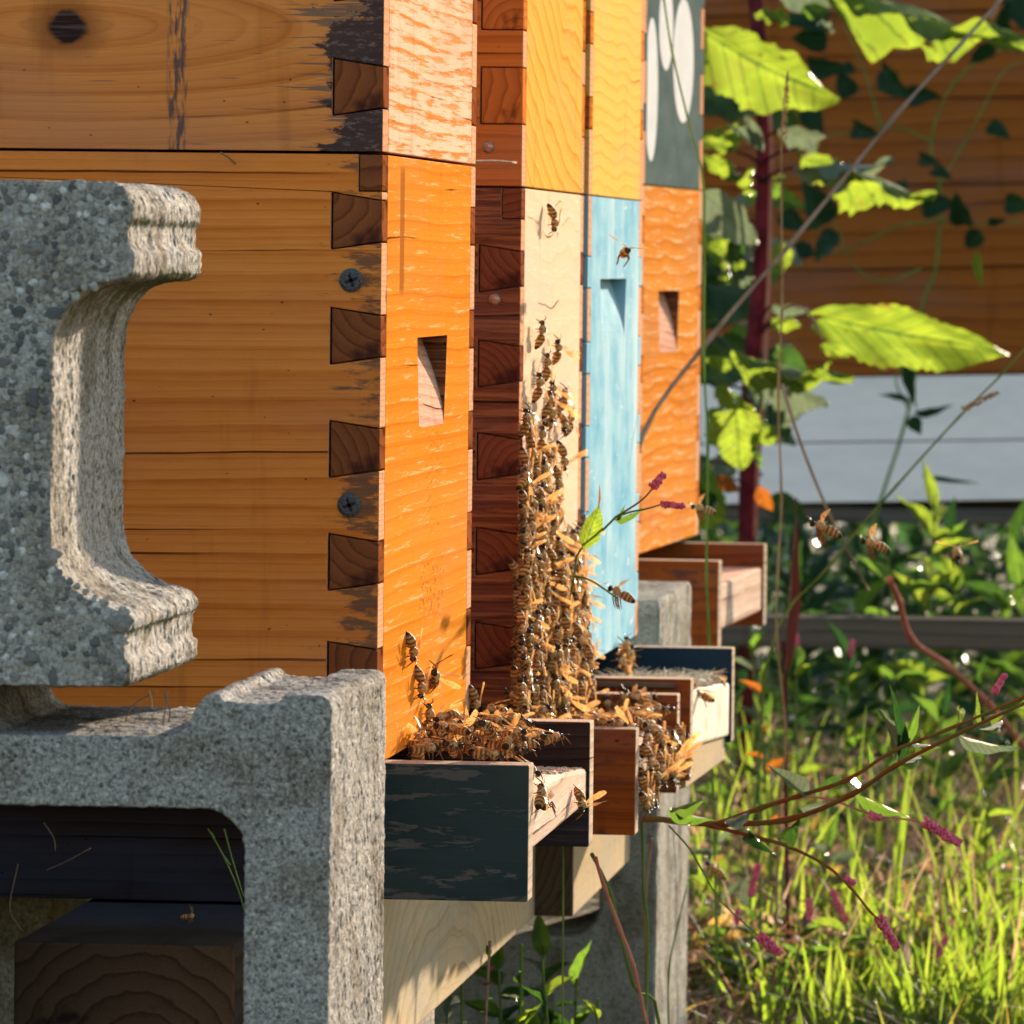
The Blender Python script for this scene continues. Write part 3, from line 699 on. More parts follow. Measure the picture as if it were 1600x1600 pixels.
# the coarse gravel that shows on its broken face
mb = MB(); r2 = random.Random(3)
def inside(px, py):
    if px > 204 or py < 290 or py > 1068: return False
    if px < 74: return True
    if py < 432: return px < 196 - max(0, (305 - py)) 
    if py > 968: return px < 196
    if py < 520: return px < 84 + (520 - py) ** 2 / 110.0 * 1.3
    if py > 860: return px < 84 + (py - 860) ** 2 / 80.0
    return False
cnt = 0; placed = []
while cnt < 1500:
    px = r2.uniform(-60, 200); py = r2.uniform(290, 1068)
    if not inside(px, py): continue
    big = r2.random()
    s_ = (0.0046 if big > 0.98 else 0.0029 if big > 0.85 else 0.0016) * r2.uniform(0.75, 1.25)
    p = at(px, py, 2.84)
    if any((p.x - q[0]) ** 2 + (p.z - q[1]) ** 2 < (0.8 * (s_ + q[2])) ** 2 for q in placed[-700:]):
        cnt += 0.2; continue
    placed.append((p.x, p.z, s_)); cnt += 1
    rnd.seed(cnt * 17 + 3)
    mb.ball((p.x, YB + s_ * 0.12, p.z), s_, (r2.uniform(0.8, 1.3), r2.uniform(0.35, 0.6), r2.uniform(0.75, 1.2)), 7, 5, 0, 0.30)
ag = mb.build('gravel', [M['stone']], blk, smooth=False); ag['kind'] = 'stuff'
# lower block, standing upright: one core faces the camera
P = [(-262, 1083), (-75, 1086), (-50, 1095), (-30, 1140), (-10, 1152), (0, 1152), (255, 1152), (278, 1146), (300, 1128), (312, 1100), (325, 1085), (345, 1082), (352, 1096), (440, 1098), (448, 1084), (500, 1082), (516, 1086), (521, 1098), (521, 1230)]
loop = [(xb(p[0]), zb(p[1])) for p in P]
zt = zb(1083); x1 = xb(521); x0 = xb(-265)
loop += [(x1, zt - 0.39), (x0, zt - 0.39), (x0, zt - 0.01)]
core1 = rrect(xb(-133), xb(388), zb(1262) - 0.150, zb(1262), 0.016)
core2 = rrect(xb(-133), xb(388), zt - 0.39 + 0.03, zb(1262) - 0.150 - 0.03, 0.016)
mb = MB(); mb.prism([loop, core1, core2], 'Y', YB, YB + 0.19)
blk2 = mb.build('concrete_block', [M['conc_face']], None); rough(blk2, 0.0012, 0.0015, 0.0008)
tag(blk2, 'upright concrete block in the near corner with square core showing a ringed timber end', 'concrete block', 'concrete blocks around the stand')
mb = MB(); lp = [(q[0] - 0.235, q[1]) for q in loop]; mb.prism([lp, [(q[0] - 0.235, q[1]) for q in core1], [(q[0] - 0.235, q[1]) for q in core2]], 'Y', YB, YB + 0.19)
b3 = mb.build('concrete_block', [M['conc_face']], None); rough(b3, 0.004)
tag(b3, 'upright concrete block farther along, carrying the outer end of the lying one', 'concrete block', 'concrete blocks around the stand')
# pillar behind the blue hive
DP = 4.84; pr = at(1030, 1000, DP).x; pz = at(1040, 938, DP).z; pl = pr - 0.19
core = [rrect(pl + 0.037, pr - 0.037, pz - 0.03 - 0.150, pz - 0.03, 0.02), rrect(pl + 0.037, pr - 0.037, pz - 0.39 + 0.03, pz - 0.21, 0.02)]
kz = at(930, 1464, DP).z
core = [rrect(pl + 0.037, pr - 0.037, kz, kz + 0.13, 0.02)]
mb = MB(); mb.prism([[(pl, pz - 0.39), (pr, pz - 0.39), (pr, pz), (pl, pz)]] + core, 'Y', DP - DIST, DP - DIST + 0.29)
b4 = mb.build('concrete_block', [M['conc_pillar']], None); rough(b4, 0.0030, 0.002, 0.002)
tag(b4, 'upright concrete block behind the blue hive, left half shaded and right side sunlit', 'concrete block', 'concrete blocks around the stand')
# blocks that carry the beams, in the shade under the hives
for (xx, yy, lb) in ((-0.235, 0.30, 'concrete block in deep shade under the nearest beam, close behind the upright corner block'), (-0.53, 0.30, 'concrete block in deep shade under the rear beam of the nearest hive'), (-0.235, 2.2, 'concrete block carrying the front beam below the last hive'), (-0.53, 2.2, 'concrete block carrying the rear beam below the last hive'), (-0.53, 1.25, 'concrete block under the rear beam behind the blue hive')):
    mb = MB(); zt2 = -0.3865 if yy < 2 else -0.3755
    mb.prism([[(xx, -GROUND - 0.03), (xx + 0.19, -GROUND - 0.03), (xx + 0.19, zt2), (xx, zt2)], rrect(xx + 0.035, xx + 0.155, -GROUND + 0.02, zt2 - 0.03, 0.02)], 'Y', yy, yy + 0.39)
    b = mb.build('concrete_block', [M['conc_face']], None, bevel=0.003)
    tag(b, lb, 'concrete block', 'concrete blocks under the beams')
# ------------------------------------------------------------------ hive row across the grass (in shade)
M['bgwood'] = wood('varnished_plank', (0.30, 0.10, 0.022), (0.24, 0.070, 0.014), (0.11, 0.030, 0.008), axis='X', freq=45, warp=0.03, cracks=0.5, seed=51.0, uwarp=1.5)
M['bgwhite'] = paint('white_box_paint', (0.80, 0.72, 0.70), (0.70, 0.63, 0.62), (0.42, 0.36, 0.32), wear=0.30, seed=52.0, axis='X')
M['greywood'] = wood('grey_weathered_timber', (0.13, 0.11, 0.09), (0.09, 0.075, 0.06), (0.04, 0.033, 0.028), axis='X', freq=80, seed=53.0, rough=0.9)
DB = 8.5; YBg = DB - DIST; KB = 11750 / DB
bx0, bx1 = at(1085, 700, DB).x, 0.215
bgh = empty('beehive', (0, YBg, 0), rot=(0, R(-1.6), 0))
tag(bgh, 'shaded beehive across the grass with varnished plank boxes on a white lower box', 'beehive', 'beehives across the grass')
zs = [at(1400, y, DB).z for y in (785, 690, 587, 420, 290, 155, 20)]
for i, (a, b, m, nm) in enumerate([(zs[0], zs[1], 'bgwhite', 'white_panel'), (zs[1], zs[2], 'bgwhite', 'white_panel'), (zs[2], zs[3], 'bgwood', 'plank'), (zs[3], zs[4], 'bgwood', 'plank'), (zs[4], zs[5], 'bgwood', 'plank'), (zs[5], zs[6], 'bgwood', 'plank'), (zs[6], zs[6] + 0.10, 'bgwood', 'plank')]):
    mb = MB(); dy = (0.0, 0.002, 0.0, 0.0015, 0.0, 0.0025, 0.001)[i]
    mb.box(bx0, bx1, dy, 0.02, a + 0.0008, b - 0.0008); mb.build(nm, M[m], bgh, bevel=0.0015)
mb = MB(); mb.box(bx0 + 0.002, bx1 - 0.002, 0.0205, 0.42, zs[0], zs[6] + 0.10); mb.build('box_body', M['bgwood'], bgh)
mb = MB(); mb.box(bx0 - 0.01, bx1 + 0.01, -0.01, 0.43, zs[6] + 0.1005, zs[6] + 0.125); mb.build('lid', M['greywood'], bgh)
def plain_beam(x0, x1, y0, y1, z0, z1, label):
    mb = MB(); mb.box(x0, x1, y0, y1, z0, z1); tag(mb.build('timber_beam', M['greywood'], None, bevel=0.002), label, 'beam', 'timber beams of the far stand')
za = at(1400, 788, DB).z; zc = at(1400, 818, DB).z
plain_beam(-0.45, 0.5, YBg + 0.01, YBg + 0.07, zc, za - 0.004, 'dark beam directly under the white far hive box')
plain_beam(-0.45, 0.5, YBg + 0.40, YBg + 0.46, zc, za - 0.004, 'rear dark beam under the far hive')
zd = at(1400, 1012, 6.9).z
plain_beam(-0.6, 0.6, 6.9 - DIST - 0.03, 6.9 - DIST + 0.04, zd, at(1400, 965, 6.9).z, 'grey weathered beam low across the undergrowth below the far hive')
for i, xx in enumerate((-0.42, 0.42)):
    mb = MB(); mb.box(xx - 0.04, xx + 0.04, YBg + 0.10, YBg + 0.38, -GROUND - 0.02, zc - 0.002); mb.build('stand_leg', M['greywood'], None)
    tag(bpy.data.objects[mb and 'stand_leg' if i == 0 else 'stand_leg.001'], ('post', 'post')[i] + (' holding the left end of the far hive stand' if i == 0 else ' holding the right end of the far hive stand'), 'post')
for i, (xx, yy) in enumerate(((-0.55, 0.0), (0.55, 0.0))):
    mb = MB(); mb.box(xx - 0.04, xx + 0.04, 6.9 - DIST - 0.05, 6.9 - DIST + 0.05, -GROUND - 0.02, zd - 0.001); o = mb.build('short_post', M['greywood'], None)
    tag(o, 'short post under the left end of the low grey beam' if i == 0 else 'short post under the right end of the low grey beam', 'post')

# ------------------------------------------------------------------ leaves, stems
M['poke'] = leafmat('pokeweed_leaf', (0.085, 0.17, 0.022), (0.05, 0.09, 0.015), (0.16, 0.19, 0.03), trans=0.55, tcol=(0.72, 0.92, 0.07), gloss=0.36, holes=0.9)
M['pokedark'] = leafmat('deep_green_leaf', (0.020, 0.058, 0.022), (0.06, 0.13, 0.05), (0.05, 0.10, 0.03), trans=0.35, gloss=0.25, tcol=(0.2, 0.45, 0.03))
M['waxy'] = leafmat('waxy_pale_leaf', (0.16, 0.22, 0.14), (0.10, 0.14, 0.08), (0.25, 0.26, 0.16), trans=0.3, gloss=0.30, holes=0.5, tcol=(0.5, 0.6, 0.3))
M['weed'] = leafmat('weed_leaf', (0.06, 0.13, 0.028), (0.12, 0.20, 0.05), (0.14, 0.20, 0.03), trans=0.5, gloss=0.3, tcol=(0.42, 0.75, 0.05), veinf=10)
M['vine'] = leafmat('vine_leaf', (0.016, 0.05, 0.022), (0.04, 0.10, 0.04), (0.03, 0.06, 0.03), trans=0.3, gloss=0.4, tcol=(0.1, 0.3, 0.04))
M['rust'] = leafmat('rusty_leaf', (0.38, 0.12, 0.02), (0.30, 0.10, 0.02), (0.20, 0.05, 0.02), trans=0.5, gloss=0.5, tcol=(0.85, 0.25, 0.02), dry=0.4)
M['redstem'] = stemmat('purple_red_stem', (0.045, 0.008, 0.014), (0.12, 0.022, 0.030))
M['pinkstem'] = stemmat('pink_stem', (0.30, 0.09, 0.07), (0.45, 0.19, 0.13))
M['straw'] = stemmat('dry_straw', (0.20, 0.12, 0.065), (0.32, 0.21, 0.12))
M['greystraw'] = stemmat('grey_brown_stalk', (0.17, 0.115, 0.085), (0.27, 0.20, 0.15))
M['greenstem'] = stemmat('green_stem', (0.07, 0.13, 0.03), (0.14, 0.20, 0.05))
M['redbranch'] = stemmat('reddish_branch', (0.22, 0.05, 0.025), (0.14, 0.12, 0.04), scale=60)
M['pinkbud'] = stemmat('pink_buds', (0.42, 0.05, 0.11), (0.62, 0.16, 0.24), scale=400)

def leafmesh(name, m, kind='oval', fold=0.15, droop=0.25, wav=0.02, seed=0, nx=14, ny=3, serr=0.0):
    q = random.Random(seed); vs = []; fs = []
    ph = q.uniform(0, 6); cols = 2 * ny + 1
    for i in range(nx + 1):
        t = i / nx
        if kind == 'oval': wd = math.sin(math.pi * t ** 0.80) ** 0.85
        elif kind == 'lance': wd = math.sin(math.pi * t ** 0.7) ** 1.0 * (1 - 0.25 * t)
        elif kind == 'heart': wd = (math.sin(math.pi * min(1, t ** 0.55)) ** 0.7) if t > 0 else 0.25
        else: wd = math.sin(math.pi * t) ** 0.8
        wd = max(wd, 0.03 if t > 0 else 0.05)
        wd *= 1 + serr * q.uniform(-1, 0.6)
        for j in range(-ny, ny + 1):
            s = j / ny * 0.5
            yy = s * wd
            zz = abs(yy) * fold * 2 - droop * t * t + (0.013 * wd * abs(s) * 2 * math.sin((t - abs(s) * 0.55) * 2 * math.pi * 8.0) if nx > 20 else 0) + wav * math.sin(t * 17 + ph + j) * abs(s) * 2 + wav * 0.6 * math.sin(t * 7 + ph * 2 + j * 0.7)
            vs.append((t, yy, zz))
    for i in range(nx):
        for j in range(cols - 1):
            a = i * cols + j; fs.append((a, a + 1, a + cols + 1, a + cols))
    me = bpy.data.meshes.new(name); me.from_pydata(vs, [], fs); me.materials.append(m)
    me.polygons.foreach_set('use_smooth', [True] * len(me.polygons)); me.update(); return me
LM = {}
def leaf_variant(mk, kind, k, **kw):
    key = (mk, kind, k)
    if key not in LM: LM[key] = leafmesh('leaf', M[mk], kind, seed=hash(str(key)) % 999 if False else sum(map(ord, str(key))), **kw)
    return LM[key]
def leaf(parent, a, b, wid, mk='weed', kind='lance', roll=0.0, k=0, face=(0, -1, 0), **kw):
    """a leaf whose midrib runs a -> b; roll turns it about the midrib, 0 = blade faces `face`"""
    a = Vector(a); b = Vector(b); L = (b - a).length; xx = (b - a).normalized()
    f = Vector(face); f = f - xx * f.dot(xx); f = f.normalized() if f.length > 1e-4 else xx.orthogonal().normalized()
    zz = Matrix.Rotation(roll, 3, xx) @ f; yy = zz.cross(xx)
    o = bpy.data.objects.new('leaf', leaf_variant(mk, kind, k, **kw)); link(o, parent)
    base = parent.location if parent else Vector()
    m = Matrix((xx * L, yy * wid, zz * L)).transposed().to_4x4(); m.translation = a - base
    o.matrix_basis = m; return o
def spline(pts, n=4):
    P = [Vector(p) for p in pts]; P = [P[0] * 2 - P[1]] + P + [P[-1] * 2 - P[-2]]; out = []
    for i in range(1, len(P) - 2):
        for k in range(n):
            t = k / n
            out.append(0.5 * ((2 * P[i]) + (-P[i - 1] + P[i + 1]) * t + (2 * P[i - 1] - 5 * P[i] + 4 * P[i + 1] - P[i + 2]) * t * t + (-P[i - 1] + 3 * P[i] - 3 * P[i + 1] + P[i + 2]) * t ** 3))
    out.append(P[-2]); return out
def stem(parent, pts, r0, r1, m, name='stem', n=6, sm=4, nodes=False):
    base = parent.location; sp = spline(pts, sm); N = len(sp); mb = MB()
    rr = [r0 + (r1 - r0) * i / (N - 1) for i in range(N)]
    if nodes: rr = [r * (1.35 if i % sm == 0 else 1.0) for i, r in enumerate(rr)]
    mb.tube([p - base for p in sp], rr, n); return mb.build(name, M[m], parent, smooth=True)
def spike(parent, a, b, r, nm='flower_spike', count=26, seed=0, mk='pinkbud', bs=0.0011):
    q = random.Random(seed); a = Vector(a); b = Vector(b); mb = MB(); base = parent.location; ax = (b - a)
    s1 = ax.orthogonal().normalized(); s2 = ax.normalized().cross(s1)
    for i in range(count):
        t = (i + q.random() * 0.6) / count; an = i * 2.4 + q.random(); rad = r * (1 - 0.45 * t) * q.uniform(0.5, 1.0)
        p = a + ax * t + (s1 * math.cos(an) + s2 * math.sin(an)) * rad - base
        mb.ball(p, bs * q.uniform(0.8, 1.25), (1, 1, 1.25), 6, 4)
    return mb.build(nm, M[mk], parent, smooth=True)
def plant(name, base, label, cat='plant', group=None):
    o = empty(name, base); tag(o, label, cat, group); return o
def P_(px, py, D): return at(px, py, D)

# pokeweed between the last hive and the far one
DK = 7.0
pk = plant('pokeweed', at(1165, 1440, DK) * 1.0, 'tall pokeweed with thick purple-red stem and big backlit leaves beside the last hive')
pk.location.z = -GROUND
stem(pk, [Vector((pk.location.x, pk.location.y, -GROUND)), P_(1166, 1200, DK), P_(1167, 830, DK), P_(1172, 600, DK), P_(1188, 420, DK), P_(1194, 200, DK), P_(1180, 0, DK), P_(1165, -160, DK)], 0.0088, 0.0065, 'redstem', n=12)
stem(pk, [P_(1180, 840, DK - .02), P_(1184, 740, DK - .02), P_(1198, 520, DK - .02), P_(1205, 250, DK - .02), P_(1199, 120, DK - .02)], 0.0022, 0.0018, 'pinkstem', 'side_stem')
def pl(a, b, w, mk, roll, k, kind='oval', D=DK, dd=0.0, petiole=True, **kw):
    A = P_(a[0], a[1], D); B = P_(b[0], b[1], D + dd)
    kw.setdefault('serr', 0.10); kw.setdefault('wav', 0.05); kw['nx'] = 40; kw.setdefault('ny', 4)
    o = leaf(pk, A, B, w * D / 11750, mk, kind, roll, k, **kw)
    if petiole:
        sx = 1190
        S0 = P_(sx, a[1] + 22, DK); 
        if abs(a[0] - sx) > 14: stem(pk, [S0, P_((sx + a[0]) / 2, a[1] + 6, (DK + D) / 2), A], 0.0016, 0.0012, 'redstem', 'petiole')
    return o
pl((1085, 45), (1306, 165), 125, 'poke', 0.35, 1, D=6.80, droop=0.12, fold=0.25, petiole=False)
pl((1080, 150), (1200, 160), 90, 'pokedark', -0.5, 2, D=7.05, petiole=False)
pl((1290, -12), (1610, 66), 78, 'poke', 0.9, 3, D=6.90, droop=0.02, wav=0.07, petiole=False)
pl((1215, -10), (1300, 12), 40, 'waxy', 0.2, 4, D=6.90, petiole=False)
pl((1245, 232), (1452, 328), 84, 'poke', 1.0, 5, D=6.80, droop=0.10, serr=0.16)
pl((1240, 262), (1395, 262), 50, 'waxy', 1.15, 6, D=6.78, droop=0.08, serr=0.15)
pl((1150, 238), (1080, 205), 46, 'poke', 0.7, 7, D=6.90)
pl((1150, 262), (1092, 250), 40, 'poke', -0.7, 8, D=6.90)
pl((1190, 235), (1165, 178), 22, 'waxy', 0.1, 9, D=6.85)
pl((1195, 235), (1140, 190), 22, 'waxy', 0.4, 10, D=6.85)
pl((1215, 205), (1290, 222), 40, 'waxy', 0.5, 11, D=6.82)
pl((1098, 298), (1180, 385), 72, 'waxy', 0.3, 12, D=6.88, droop=0.1, petiole=False)
pl((1150, 370), (1150, 412), 30, 'pokedark', 0.0, 13, D=6.90)
pl((1185, 470), (1095, 440), 110, 'pokedark', 0.2, 14, D=7.15)
pl((1180, 400), (1090, 520), 110, 'pokedark', -0.3, 15, D=7.20)
pl((1180, 545), (1080, 590), 90, 'pokedark', 0.3, 16, D=7.15)
pl((1210, 600), (1240, 540), 90, 'pokedark', 0.3, 17, D=7.15)
pl((1262, 492), (1578, 552), 98, 'poke', 0.15, 18, D=6.75, droop=-0.02, fold=0.2, wav=0.055, serr=0.08, kind='oval')
pl((1205, 478), (1262, 492), 26, 'waxy', 0.6, 19, D=6.80)
pl((1205, 500), (1250, 512), 30, 'poke', 0.5, 20, D=6.85)
pl((1140, 555), (1330, 606), 52, 'poke', 0.9, 21, D=6.80, droop=0.12, serr=0.1)
pl((1185, 580), (1290, 640), 62, 'waxy', 0.55, 22, D=6.82, droop=0.1)
pl((1120, 600), (1170, 650), 40, 'poke', 0.6, 23, D=6.90)
pl((1150, 640), (1155, 735), 96, 'poke', 0.3, 24, D=6.80, kind='heart', droop=0.08)
pl((1185, 690), (1215, 668), 34, 'poke', 0.3, 25, D=6.82)
pl((1120, 745), (1155, 770), 26, 'rust', 0.2, 26, D=6.95)
pl((1185, 760), (1205, 800), 26, 'rust', 0.2, 27, D=6.95)
pl((1110, 660), (1130, 640), 40, 'weed', 0.5, 28, D=7.00)
pl((1105, 720), (1125, 800), 34, 'weed', 0.5, 29, D=7.10)
pl((1100, 330), (1118, 420), 40, 'weed', 0.5, 30, D=7.10)

q = random.Random(77)
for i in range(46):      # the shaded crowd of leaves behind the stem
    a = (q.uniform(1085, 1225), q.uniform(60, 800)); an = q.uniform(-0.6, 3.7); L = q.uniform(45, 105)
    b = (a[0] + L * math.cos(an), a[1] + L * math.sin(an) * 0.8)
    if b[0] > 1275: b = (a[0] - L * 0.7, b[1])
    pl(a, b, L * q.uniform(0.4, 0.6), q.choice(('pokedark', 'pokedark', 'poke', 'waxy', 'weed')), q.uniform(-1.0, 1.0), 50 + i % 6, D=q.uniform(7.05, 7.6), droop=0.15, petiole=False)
for i in range(34):      # ragged sunlit bits round the nodes
    c = q.choice(((1150, 200), (1230, 250), (1130, 420), (1230, 480), (1160, 560), (1240, 590), (1140, 660), (1330, 260), (1120, 100), (1250, 30)))
    a = (c[0] + q.gauss(0, 32), c[1] + q.gauss(0, 30)); an = q.uniform(0, 6.28); L = q.uniform(24, 70)
    b = (max(1100, a[0] + L * math.cos(an)), a[1] + L * math.sin(an) * 0.7)
    pl(a, b, L * q.uniform(0.35, 0.6), q.choice(('poke', 'poke', 'waxy', 'weed', 'waxy')), q.uniform(-1.3, 1.3), 60 + i % 7, D=q.uniform(6.75, 7.0), droop=q.uniform(0, 0.3), wav=0.10, serr=0.22, petiole=False)
# vine climbing over the far hive
vn = plant('climbing_vine', Vector((at(1290, 1200, 8.3).x, 8.3 - DIST, -GROUND)), 'dark vine with small leaves climbing the shaded planks of the far hive')
DV = 8.36
main = [(1330, 1190), (1345, 900), (1420, 640), (1440, 480), (1462, 420), (1470, 300), (1455, 220), (1490, 130), (1560, 80), (1640, 60)]
stem(vn, [P_(*p, DV) for p in main], 0.0022, 0.0012, 'greenstem')
br = [[(1462, 300), (1520, 200), (1570, 110), (1620, 95)], [(1455, 220), (1400, 200), (1340, 205), (1280, 215)], [(1470, 345), (1400, 355), (1320, 392), (1240, 400)], [(1470, 345), (1540, 350), (1620, 345)],
      [(1380, 210), (1350, 110), (1320, 40)], [(1440, 420), (1380, 440), (1330, 410), (1300, 330)], [(1420, 640), (1400, 590), (1440, 545)]]
for i, b in enumerate(br): stem(vn, [P_(*p, DV - 0.004 * i) for p in b], 0.0015, 0.0007, 'greenstem', 'tendril')
q = random.Random(12)
spots = [(1265, 60, 50), (1288, 105, 44), (1320, 132, 38), (1395, 130, 50), (1350, 205, 32), (1532, 85, 42), (1560, 205, 34), (1440, 150, 36), (1270, 190, 46), (1275, 320, 60), (1355, 300, 46), (1290, 385, 52), (1465, 320, 44),
         (1500, 330, 40), (1520, 375, 34), (1590, 320, 36), (1410, 300, 30), (1240, 345, 40), (1450, 250, 24), (1470, 270, 24), (1320, 110, 30), (1590, 20, 46), (1570, 30, 30), (1380, 75, 26), (1560, 345, 26), (1262, 28, 60), (1230, 130, 50), (1250, 395, 40)]
for i, (a, b, s) in enumerate(spots):
    an = q.uniform(0, 6.28); D = 8.3 + q.uniform(-0.08, 0.03); l = s * 0.55
    leaf(vn, P_(a - l * math.cos(an), b - l * math.sin(an), D), P_(a + l * math.cos(an), b + l * math.sin(an), D + q.uniform(-.04, .02)), s * 0.95 * D / 11750, 'vine', 'heart', q.uniform(-0.8, 0.8), i % 4, droop=0.2, wav=0.03)
leaf(vn, P_(1528, 392, 8.0), P_(1530, 452, 8.0), 18 * 8 / 11750, 'poke', 'lance', 0.3, 40)
leaf(vn, P_(1422, 560, 7.9), P_(1424, 640, 7.9), 24 * 8 / 11750, 'vine', 'lance', 0.4, 2)
leaf(vn, P_(1422, 628, 7.9), P_(1372, 612, 7.9), 12 * 8 / 11750, 'vine', 'lance', 0.4, 3)
leaf(vn, P_(1428, 645, 7.9), P_(1490, 638, 7.9), 16 * 8 / 11750, 'vine', 'lance', 0.4, 4)
leaf(vn, P_(1424, 650, 7.9), P_(1438, 680, 7.9), 26 * 8 / 11750, 'vine', 'lance', 0.1, 5)
leaf(vn, P_(1440, 742, 7.9), P_(1530, 758, 7.9), 9 * 8 / 11750, 'vine', 'lance', 0.1, 6)

# dry stalks
def stalk(name, pts, D0, D1, r0, r1, m, label, seed_head=None, extra=None):
    N = len(pts); P = [P_(p[0], p[1], D0 + (D1 - D0) * i / (N - 1)) for i, p in enumerate(pts)]
    foot = Vector((P[0].x, P[0].y, min(P[0].z, -GROUND + 0.005)))
    pl_ = plant(name, Vector((foot.x, foot.y, foot.z)), label)
    stem(pl_, ([foot] if P[0].z > -GROUND + 0.02 else []) + P, r0, r1, m, n=8, nodes=True)
    if seed_head:
        spike(pl_, P_(*seed_head[0], D1), P_(*seed_head[1], D1), 0.0022, 'seed_head', 34, 3, 'straw', 0.0010)
    return pl_
stalk('dry_stalk', [(1000, 1250), (985, 860), (1003, 682), (1110, 528), (1240, 375), (1400, 180), (1500, 70), (1562, 0), (1600, -60)], 4.95, 6.0, 0.0019, 0.0011, 'greystraw', 'thick grey-brown dry stalk slanting from the blue hive up to the right', seed_head=((1558, 12), (1548, 30)))
s2 = stalk('grass_straw', [(1210, 1530), (1219, 1250), (1228, 1150), (1214, 1000), (1215, 900), (1221, 780), (1216, 620), (1222, 480), (1221, 300), (1222, 200), (1231, 112)], 5.3, 5.2, 0.0011, 0.0005, 'straw', 'upright tan grass straw with a seed head at its tip, right of the last hive', seed_head=((1223, 222), (1231, 118)))
sub = s2
stem(sub, [P_(1222, 600, 5.2), P_(1250, 690, 5.2), P_(1290, 790, 5.2), P_(1330, 870, 5.25), P_(1357, 922, 5.3)], 0.0013, 0.0009, 'greystraw', 'side_straw')
stem(sub, [P_(1220, 500, 5.2), P_(1225, 482, 5.18), P_(1250, 478, 5.15), P_(1272, 500, 5.15), P_(1286, 535, 5.15)], 0.0008, 0.0006, 'greystraw', 'side_straw')
s3 = stalk('grass_straw', [(1120, 1500), (1108, 1000), (1104, 900), (1106, 700), (1100, 560), (1100, 300), (1078, 200), (1050, 80), (1036, -10)], 4.98, 4.95, 0.0009, 0.0006, 'greenstem', 'thin green-grey straw rising in front of the slate box with white ovals')
stalk('grass_straw', [(1195, 1050), (1300, 880), (1400, 760), (1500, 650), (1570, 580), (1640, 500)], 5.5, 5.4, 0.0011, 0.0006, 'greenstem', 'slanting green straw with pale ear in front of the white far box', seed_head=((1505, 640), (1560, 612)))
stalk('grass_straw', [(1030, 1600), (990, 1540), (955, 1400), (925, 1335)], 4.1, 4.0, 0.0008, 0.0009, 'greenstem', 'thin green stem leaning below the nearest landing board')
stalk('grass_straw', [(1060, 1800), (1020, 1640), (990, 1510), (968, 1450), (944, 1385), (930, 1340)], 3.95, 3.92, 0.0008, 0.0010, 'pinkstem', 'pinkish stem curving down below the orange side rail')
stalk('grass_straw', [(1010, 1620), (1010, 1500), (1008, 1400), (1018, 1310)], 4.5, 4.5, 0.0008, 0.0008, 'straw', 'thin straw standing against the shaded face of the pillar block')
stalk('grass_straw', [(1045, 1640), (1045, 1520), (1058, 1450), (1075, 1380)], 4.5, 4.6, 0.0007, 0.0004, 'greenstem', 'very thin green straw before the sunlit side of the pillar block')
stalk('pink_stemmed_weed', [(1700, 1260), (1600, 1165), (1545, 1100), (1480, 1040), (1425, 1000), (1405, 940), (1390, 905)], 6.4, 6.0, 0.0030, 0.0022, 'pinkstem', 'thick pink jointed stem arching down to the lower right')
# dark red blade
rb = plant('red_blade_weed', Vector((at(1235, 1400, 5.6).x, 5.6 - DIST, -GROUND)), 'dark red sword-shaped blade standing beside the tan straw')
stem(rb, [Vector(rb.location), P_(1228, 1250, 5.6), P_(1228, 1080, 5.6), P_(1224, 1000, 5.6)], 0.0016, 0.0012, 'redstem')
M['darkred'] = leafmat('dark_red_blade', (0.07, 0.025, 0.026), (0.10, 0.04, 0.035), (0.05, 0.02, 0.02), trans=0.2, gloss=0.5, tcol=(0.2, 0.05, 0.04))
leaf(rb, P_(1224, 1060, 5.6), P_(1246, 778, 5.6), 17 * 5.6 / 11750, 'darkred', 'lance', 0.3, 0, droop=0.02)

# smartweed reaching over the landing boards
DS = 3.98
sw = plant('smartweed', Vector((at(1003, 1278, DS + 0.06).x, DS + 0.06 - DIST, -GROUND)), 'reddish-branched smartweed spreading right from the second landing board over the grass')
def SP(*pts, D=DS, dd=0.0): return [P_(p[0], p[1], D + dd * i / max(1, len(pts) - 1)) for i, p in enumerate(pts)]
stem(sw, [Vector(sw.location), P_(1012, 1500, DS + .05), P_(1006, 1400, DS + .05), P_(1004, 1320, DS + .05), P_(1003, 1284, DS + .03)], 0.0008, 0.0008, 'greenstem', n=8)
stem(sw, SP((1003, 1280), (1030, 1280), (1060, 1284), (1120, 1288)), 0.0016, 0.0017, 'redbranch', n=8)
stem(sw, SP((1120, 1288), (1230, 1281), (1330, 1242), (1400, 1196), (1500, 1145), (1610, 1095), dd=-0.2), 0.0016, 0.0008, 'redbranch', 'branch', n=8, nodes=True)
stem(sw, SP((1120, 1288), (1190, 1262), (1250, 1243), (1325, 1218), (1395, 1174), (1480, 1140), (1610, 1085), dd=-0.14), 0.0014, 0.0007, 'redbranch', 'branch', n=8, nodes=True)
stem(sw, SP((1110, 1290), (1180, 1308), (1230, 1322), (1290, 1352), (1330, 1388), (1360, 1425), (1378, 1440), dd=-0.1), 0.0012, 0.0005, 'redbranch', 'branch', nodes=True)
stem(sw, SP((1250, 1243), (1300, 1250), (1360, 1272), (1425, 1282), (1450, 1292)), 0.0007, 0.0004, 'pinkstem', 'branch')
stem(sw, SP((1045, 1290), (1080, 1330), (1120, 1400), (1160, 1440), (1195, 1470)), 0.0006, 0.0004, 'greenstem', 'branch')
stem(sw, SP((1520, 1125), (1540, 1100), (1552, 1082)), 0.0006, 0.0004, 'redbranch', 'branch')
